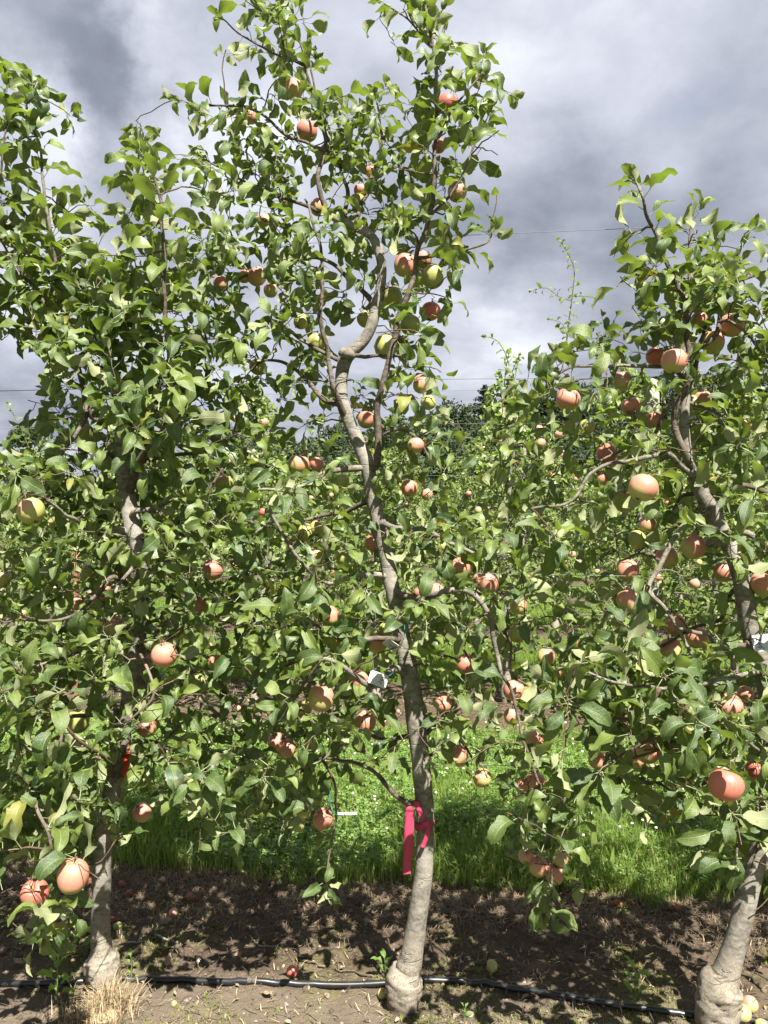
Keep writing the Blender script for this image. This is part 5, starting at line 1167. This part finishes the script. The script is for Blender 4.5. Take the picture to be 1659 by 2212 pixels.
# dead grass mat along the edge of the herbicide strip
x, y = scatter(26000, 2.7, 3.5, .30, 1.0); v = vof(x, y); pt = np.array([fbm(a*3.2, b*3.2, 30, 3) for a, b in zip(x, y)]); dn = np.clip(1-np.abs(v-.68)/.32, 0, 1)*np.where(x < -.1, 1.25, .8)
k = rg.uniform(0, 1, len(x)) < dn*(.75+pt*1.1); x, y = x[k], y[k]
blades(x, y, rg.uniform(.03, .10, len(x)), rg.uniform(.0012, .0028, len(x)), 'dead_grass', M['matgrass'], 'mat of dry dead grass along the edge of the soil strip', 'dead grass', flat=True)
x, y = scatter(9000, 2.6, 3.4, .3, 1.0); k = rg.uniform(0, 1, len(x)) < .6; blades(x[k], y[k], rg.uniform(.015, .045, k.sum()), rg.uniform(.001, .0025, k.sum()), 'dark_thatch', M['deadgrass'], 'dark brown thatch between soil and grass', 'thatch', .9)
# bits of twig and stem on the soil
x, y = scatter(2600, 1.9, 3.3, -.6, .95); blades(x, y, rg.uniform(.015, .07, len(x)), rg.uniform(.0012, .0035, len(x)), 'twig_litter', M['litter'], 'small broken twigs and stems on the soil', 'litter', flat=True)
x, y = scatter(900, 1.9, 3.3, -.6, .95); blades(x, y, rg.uniform(.01, .05, len(x)), rg.uniform(.001, .003, len(x)), 'pale_litter', M['straw'], 'pale dry stems scattered on the soil', 'litter', flat=True)
x, y = scatter(700, 1.9, 3.3, -.6, .95); lk = rg.randint(0, 10, len(x)); sz = rg.uniform(.010, .026, len(x)); mm = []
for k in range(len(x)): mm.append(np.array(Euler((rg.normal()*.5, rg.normal()*.5, rg.uniform(0, 6.3))).to_matrix())*sz[k])
o = link('leaf_litter', merge_leaves('leaf_litter', np.array(mm), np.stack([x, y, gzv(x, y)+.006], 1), lk, LEAF_LO, M['deadleaf'])); setp(o, kind='stuff', label='scraps of dead leaf strewn over the soil', category='leaf litter')
# moss / short green growth
x, y = scatter(26000, 1.95, 3.0, -.5, .45); pt = np.array([fbm(a*2.1+4, b*2.1, 50, 3)+.25*fbm(a*14, b*14, 3, 2) for a, b in zip(x, y)]); bias = np.where((x > 0) & (vof(x, y) < .05), .30, .02); k = pt+bias > .10; x, y = x[k], y[k]
blades(x, y, rg.uniform(.005, .013, len(x)), rg.uniform(.003, .006, len(x)), 'moss', M['moss'], 'low yellow-green moss patches on the bare soil', 'moss', 1.0)
# second-row strip litter
x, y = scatter(2600, 5.2, 7.2, 2.95, 4.5); blades(x, y, rg.uniform(.03, .12, len(x)), rg.uniform(.003, .008, len(x)), 'far_litter', M['matgrass'], 'dry stems on the soil strip of the second row', 'litter', flat=True)
# pebbles and clods
pb = Soup(); x, y = scatter(1500, 1.9, 3.4, -.6, .8)
for a, b in zip(x, y):
    r_ = .0022+.0055*rg.uniform()**4; z = gz(a, b); q = np.array([[1, 0, 0], [0, 1, 0], [-1, 0, 0], [0, -1, 0], [0, 0, 1], [.0, 0, -1]])*rg.uniform(.6, 1.2, (6, 3))*r_+np.array([a, b, z+r_*.3]); pb.add(q, [(0, 1, 4, 4), (1, 2, 4, 4), (2, 3, 4, 4), (3, 0, 4, 4)])
V = np.concatenate(pb.V); Q = np.concatenate(pb.Q)[:, :3]; o = link('pebbles', mesh_np('pebbles', V, Q, M['pebble'], smooth=False)); setp(o, kind='stuff', label='pebbles and crumbs of earth on the soil strip', category='pebbles')

M['clod'] = simple('soil clod', (0.075, 0.055, 0.038), 0.95, var=.45, sc_=40, bs=.6)
cs = Soup(); x, y = scatter(900, 1.9, 3.3, -.6, .8); base_i = bmesh.new(); bmesh.ops.create_icosphere(base_i, subdivisions=1, radius=1); bv = np.array([v.co[:] for v in base_i.verts]); bf = np.array([[v.index for v in f.verts] for f in base_i.faces])
for a, b in zip(x, y):
    r_ = .004+.012*rg.uniform()**2.5; cs.add(bv*rg.uniform(.65, 1.25, (len(bv), 1))*np.array([r_, r_, r_*.6])+np.array([a, b, gz(a, b)+r_*.2]), bf)
o = link('soil_clods', cs.mesh('soil_clods', M['clod'])); setp(o, kind='stuff', label='crumbly clods of earth scattered on the soil strip', category='clods')
# straw clump at the foot of one tree
M['strawm'] = simple('mixed straw', (0.27, 0.205, 0.12), 0.85, var=0.6, sc_=60, bs=0); sg = G(228, 2192, .0)
x = np.concatenate([rg.normal(size=420)*.032+sg.x+.015, rg.normal(size=380)*.062+sg.x-.025]); y = np.concatenate([rg.normal(size=420)*.022+sg.y+.02, rg.normal(size=380)*.045+sg.y-.02]); z0 = np.array([max(0, .05-1.1*abs(a-sg.x)) for a in x])+gz(sg.x, sg.y)
o = blades(x, y, rg.uniform(.03, .12, len(x))*np.where(np.arange(len(x)) < 420, 1, .75), rg.uniform(.0010, .0026, len(x)), 'straw_clump', M['strawm'], 'clump of bright dry straw at the foot of the first trunk', 'straw', 1.3, z0=z0*.4)
V, Q, U = tube([(sg.x, sg.y, -.02), (sg.x, sg.y, .02), (sg.x, sg.y, .018)], [.05, .035, .01], 14, True, .3, 1, 20)
mo_ = link('straw_mound', mesh_np('straw_mound', V, Q, M['straw'], U)); mo_['kind'] = 'stuff'; setp(mo_, label='matted base of the dry straw under the first trunk', category='straw')

# ------------------------------------------------------------------ windfall apples
def fallen(px, py, dm, ty, label, rot=None, rotten=False):
    d = F*CAMZ/(py-CY+dm*.35); Rm = dm/2/F*d; x = (px-CX)/F*d; z = gz(x, d)+Rm*.72
    d2 = (CAMZ-z)*F/(py-CY); x = (px-CX)/F*d2
    o = make_apple((x, d2, z), Rm, ty, label, grp=None, tilt=1.1, lo=False); o.rotation_euler[2] = rg.uniform(0, 6)
    if rotten:
        o.data = o.data.copy(); o.data.materials.clear(); o.data.materials.append(M['rot']); o.name = 'rotten_apple'
        for vtx in o.data.vertices: q = vtx.co; vtx.co = q*(1+.22*fbm(q.x*45, q.y*45+px, q.z*45, 3)); 
        o.scale[2] *= .72
    return o
for a in [(632, 2099, 26, 'r', 'small red windfall on the soil just behind the drip tube'), (1063, 2088, 27, 'g', 'pale green windfall alone on dark soil between two trunks'), (255, 2002, 20, 'g', 'green windfall just right of the straw-footed trunk'),
          (196, 2008, 15, 'g', 'tiny green windfall half hidden by the straw-footed trunk'), (375, 1972, 20, 'p', 'pinkish windfall lying by a flat stone'), (826, 2147, 22, 'y', 'yellow windfall against the foot of the ribbon tree'),
          (1619, 2171, 34, 'y', 'yellow windfall topmost of the pile at the leaning trunk'), (1603, 2189, 38, 'o', 'orange windfall at the middle of the pile at the leaning trunk'), (1582, 2196, 22, 'o', 'small orange windfall touching the knobbly foot'), (1645, 2215, 26, 'y', 'yellow windfall at the bottom edge beside the pile'),
          (376, 2168, 12, 'g', 'fingertip-sized green fruitlet on lit soil in front'), (242, 1985, 12, 'r', 'red windfall peeping from behind the straw-footed trunk'), (957, 2128, 8, 'y', 'tiny yellow fruitlet near the ribbon tree foot'), (1239, 2107, 9, 'y', 'tiny pale fruitlet on dark soil'), (1267, 2114, 9, 'g', 'tiny greenish fruitlet beside a pale one'), (1335, 2158, 7, 'g', 'tiny green fruitlet behind the tube'), (427, 2071, 8, 'y', 'tiny cream fruitlet on shaded soil')]: fallen(*a)
for a in [(187, 2132, 20, 'o', 'orange-brown rotten apple behind the straw clump'), (265, 1912, 20, 'o', 'shrivelled brown apple at the edge of the grass by the first trunk'), (278, 1930, 20, 'o', 'second shrivelled brown apple below the other by the first trunk'), (412, 1940, 22, 'r', 'split red-brown apple on the dry grass'),
          (192, 1905, 16, 'o', 'brown rotten apple left of the first trunk'), (1334, 1954, 20, 'o', 'rotten apple at the grass edge under the drooping branch side'), (1359, 1950, 15, 'o', 'smaller rotten apple next to the one at the grass edge'), (1459, 1961, 20, 'r', 'dark red rotten apple furthest along the grass edge'), (930, 2115, 9, 'o', 'crumb of rotten fruit beside the ribbon tree foot')]: fallen(*a, rotten=True)
for i, (px, py, dm, ty) in enumerate([(515, 1536, 12, 'o'), (1275, 1583, 13, 'o'), (1189, 1598, 12, 'r'), (505, 1545, 9, 'o'), (420, 1578, 8, 'y'), (545, 1568, 8, 'y'), (455, 1590, 8, 'g'), (1300, 1590, 8, 'y'), (45, 1325, 10, 'o'), (860, 1540, 8, 'o'), (965, 1545, 8, 'y'), (1010, 1560, 9, 'o')]):
    d = F*CAMZ/(py-CY); make_apple(((px-CX)/F*d, d, dm/2/F*d*.9), dm/2/F*d, ty, 'small windfall lying on the soil strip of the second row', lo=True, grp='windfalls under the second row', tilt=1.0, parts=False)

# stones, pale dead leaves, sticks
def stick(px, py, px2, py2, r_, label, m_='litter'):
    a = G(px, py, .008); b = G(px2, py2, .008); n = 7; pts = []
    for k in range(n):
        p = a.lerp(b, k/(n-1)); pts.append(np.array([p.x+rg.normal()*.003, p.y+rg.normal()*.003, gz(p.x, p.y)+r_+.003+rg.uniform(0, .003)]))
    V, Q, U = tube(pts, np.linspace(r_, r_*.55, n), 6, True, .15, px, 60); o = link('fallen_stick', mesh_np('fallen_stick', V, Q, M[m_], U)); setp(o, label=label, category='stick')
stick(338, 2022, 384, 2040, .0045, 'pale short stick lying on shaded soil near the first trunk', 'post'); stick(275, 2040, 312, 2040, .004, 'grey stick right of the first trunk', 'post'); stick(90, 2046, 175, 2048, .004, 'long pale stick behind the seedling', 'post'); stick(0, 2005, 40, 2000, .004, 'brown stick at the picture edge')
stick(805, 2100, 720, 2090, .004, 'curved dark stick left of the ribbon tree foot'); stick(925, 2098, 975, 2104, .005, 'dark stick behind the ribbon tree foot'); stick(1095, 2126, 1180, 2126, .005, 'straight split stick behind the drip tube'); stick(1095, 2112, 1110, 2134, .004, 'orange-brown stick by the tube'); stick(520, 2052, 470, 2062, .003, 'thin crooked stick in the middle of the soil', 'litter')
stick(590, 1990, 600, 1965, .003, 'thin stem leaning in the dry grass'); stick(1160, 2090, 1172, 2125, .0025, 'fine pale stem on the soil', 'straw'); stick(700, 2085, 640, 2070, .004, 'thin root-like stick left of the ribbon tree'); stick(440, 2088, 500, 2060, .003, 'bent dark twig on open soil'); stick(1400, 2040, 1445, 2052, .003, 'straw-coloured stem near the leaning tree', 'straw')
stick(1000, 2060, 985, 2110, .003, 'short twig between the moss and the tube'); stick(560, 2048, 608, 2038, .0025, 'pale fine stick on dark soil', 'post')
def dleaf(px, py, s, label):
    p = G(px, py, .0); o = link('dead_leaf', leaf_mesh('dead_leaf', leaf_shape(rg, 5, 3, True, droop=rg.uniform(-1.4, 1.2), width=.3), M['deadleaf'])); o.location = (p.x, p.y, gz(p.x, p.y)+.008); o.rotation_euler = (rg.normal()*.3, rg.normal()*.3, rg.uniform(0, 6)); o.scale = [s]*3
    setp(o, label=label, category='leaf', group='dead leaves on the soil')
for (px, py), lb in [((765, 2077), 'heart-shaped pale leaf on dark soil left of the ribbon tree foot'), ((808, 1999), 'pinkish dead leaf on the shaded soil below the hanging green sprig'), ((498, 2068), 'pale curled leaf chip in the middle of the dark soil'), ((360, 2102), 'dead leaf close behind the tube right of the straw clump'), ((548, 2088), 'dead leaf left of the small red windfall'), ((1008, 2190), 'tan dead leaf lying in the moss'), ((640, 2073), 'dead leaf just beyond the small red windfall'), ((1240, 2035), 'dead leaf on bare soil under the drooping branch'), ((700, 2140), 'dead leaf in front of the tube left of the ribbon tree foot'), ((430, 2010), 'dead leaf on shaded soil under the dry grass'), ((1300, 2080), 'dead leaf between drooping branch and leaning trunk'), ((1120, 2160), 'dead leaf in front of the tube beside the moss'), ((240, 2140), 'dead leaf caught on the straw clump'), ((1490, 2080), 'dead leaf beside the leaning trunk'), ((60, 2090), 'dead leaf behind the tube near the picture edge'), ((1180, 2070), 'dead leaf near the pale green windfall'), ((940, 2068), 'dead leaf right behind the ribbon tree foot'), ((560, 2150), 'dead leaf on lit soil in front of the tube'), ((1340, 2120), 'dead leaf behind the yellow-green seedling'), ((350, 2055), 'dead leaf near the pale short stick')]:
    dleaf(px, py, rg.uniform(.03, .05), lb)
def stone(px, py, s, label, m_='pebble'):
    p = G(px, py, 0); bm = bmesh.new(); bmesh.ops.create_icosphere(bm, subdivisions=2, radius=1)
    for v in bm.verts: v.co *= 1+.25*fbm(v.co.x*1.5+px, v.co.y*1.5, v.co.z*1.5, 2); v.co.z *= .4
    me = bpy.data.meshes.new('stone'); bm.to_mesh(me); bm.free(); o = link('stone', me, M[m_]); o.location = (p.x, p.y, gz(p.x, p.y)+s*.15); o.scale = [s]*3; o.rotation_euler = (0, 0, rg.uniform(0, 6)); setp(o, label=label, category='stone')
stone(358, 1986, .026, 'flat tan stone next to the pinkish windfall', 'deadleaf'); stone(1365, 2116, .010, 'whitish stone chip near the knobbly foot', 'post'); stone(1218, 2170, .009, 'small pale stone in front of the tube', 'post'); stone(1014, 2188, .014, 'greenish stone in the moss'); stone(305, 2026, .009, 'cream chip beside the pale stick', 'post')

# ------------------------------------------------------------------ seedlings and other single plants
def seedling(px, py, h, nl, sz, label, m_='young', lean=(0, 0)):
    p = G(px, py); p.z = gz(p.x, p.y); t = thing('seedling', label, 'seedling', tuple(p))
    C2 = catmull([(0, 0, -.01), (lean[0]*.4, lean[1]*.4, h*.5), (lean[0], lean[1], h)], 4); V, Q, U = tube(C2, np.linspace(.0022, .001, len(C2)), 5); link('stem', mesh_np('seedling_stem', V, Q, M['young'], U), None, t)
    for k in range(nl):
        f = .25+.75*k/max(1, nl-1); b = C2[int(f*(len(C2)-1))]; a = k*2.4+rg.normal()*.3; po = R(75-40*f)
        d = np.array([np.cos(a)*np.sin(po), np.sin(a)*np.sin(po), np.cos(po)]); m3 = frame(d, UPV+SUNV*.4)*sz*rg.uniform(.7, 1.1)
        shp = leaf_shape(rg, 6, 5, True, width=.22); o = link('leaf', leaf_mesh('seedling_leaf', shp, M[m_]), None, t); m4 = np.eye(4); m4[:3, :3] = m3; m4[:3, 3] = b; o.matrix_basis = Matrix(m4.tolist())
seedling(124, 2172, .15, 12, .055, 'tall weed with upright toothed leaves in front of the tube by the first trunk'); seedling(164, 2064, .06, 7, .065, 'broad-leaved seedling behind the tube left of the first trunk'); seedling(284, 2128, .075, 7, .028, 'thin seedling between the straw and the tube')
seedling(832, 2112, .05, 7, .045, 'dark green seedling tucked beside the ribbon tree foot'); seedling(1372, 2170, .10, 8, .045, 'bright yellow-green seedling behind the drip tube'); seedling(873+130, 2195, .03, 5, .02, 'tiny green sprout in the moss'); seedling(1335+90, 1960, .04, 6, .04, 'low leafy weed at the grass edge'); seedling(1180-140, 1935, .04, 6, .045, 'ragged weed at the grass edge beside the ribbon tree')
seedling(884, 2195, .03, 5, .02, 'tiny sprout at the foot of the ribbon tree'); seedling(1345, 1975, .03, 6, .03, 'pale clover tuft next to the rotten apples')
# dandelion clock and two blossoms at the soil edge
for (px, py, h, r_, lb) in ((427, 2101, .035, .008, 'grey dandelion clock on the dark soil'), (349, 1917, .03, .010, 'white clover blossom standing at the soil edge')):
    p = G(px, py); p.z = gz(p.x, p.y); t = thing('wild_flower', lb, 'flower', tuple(p)); V, Q, U = tube([(0, 0, -.005), (.002, 0, h)], .001, 5); link('stem', mesh_np('flower_stem', V, Q, M['young'], U), None, t)
    V, Q = leaf_cards(rg.normal(size=(60, 3))*r_*.35+np.array([.002, 0, h+r_*.6]), r_*.35, rg); link('flower_head', mesh_np('flower_head', V, Q, M['flower'], smooth=False), None, t)
print('leaves', nleaf)

print('TRIS', sum(sum(len(q.vertices)-2 for q in m.polygons) for m in bpy.data.meshes))
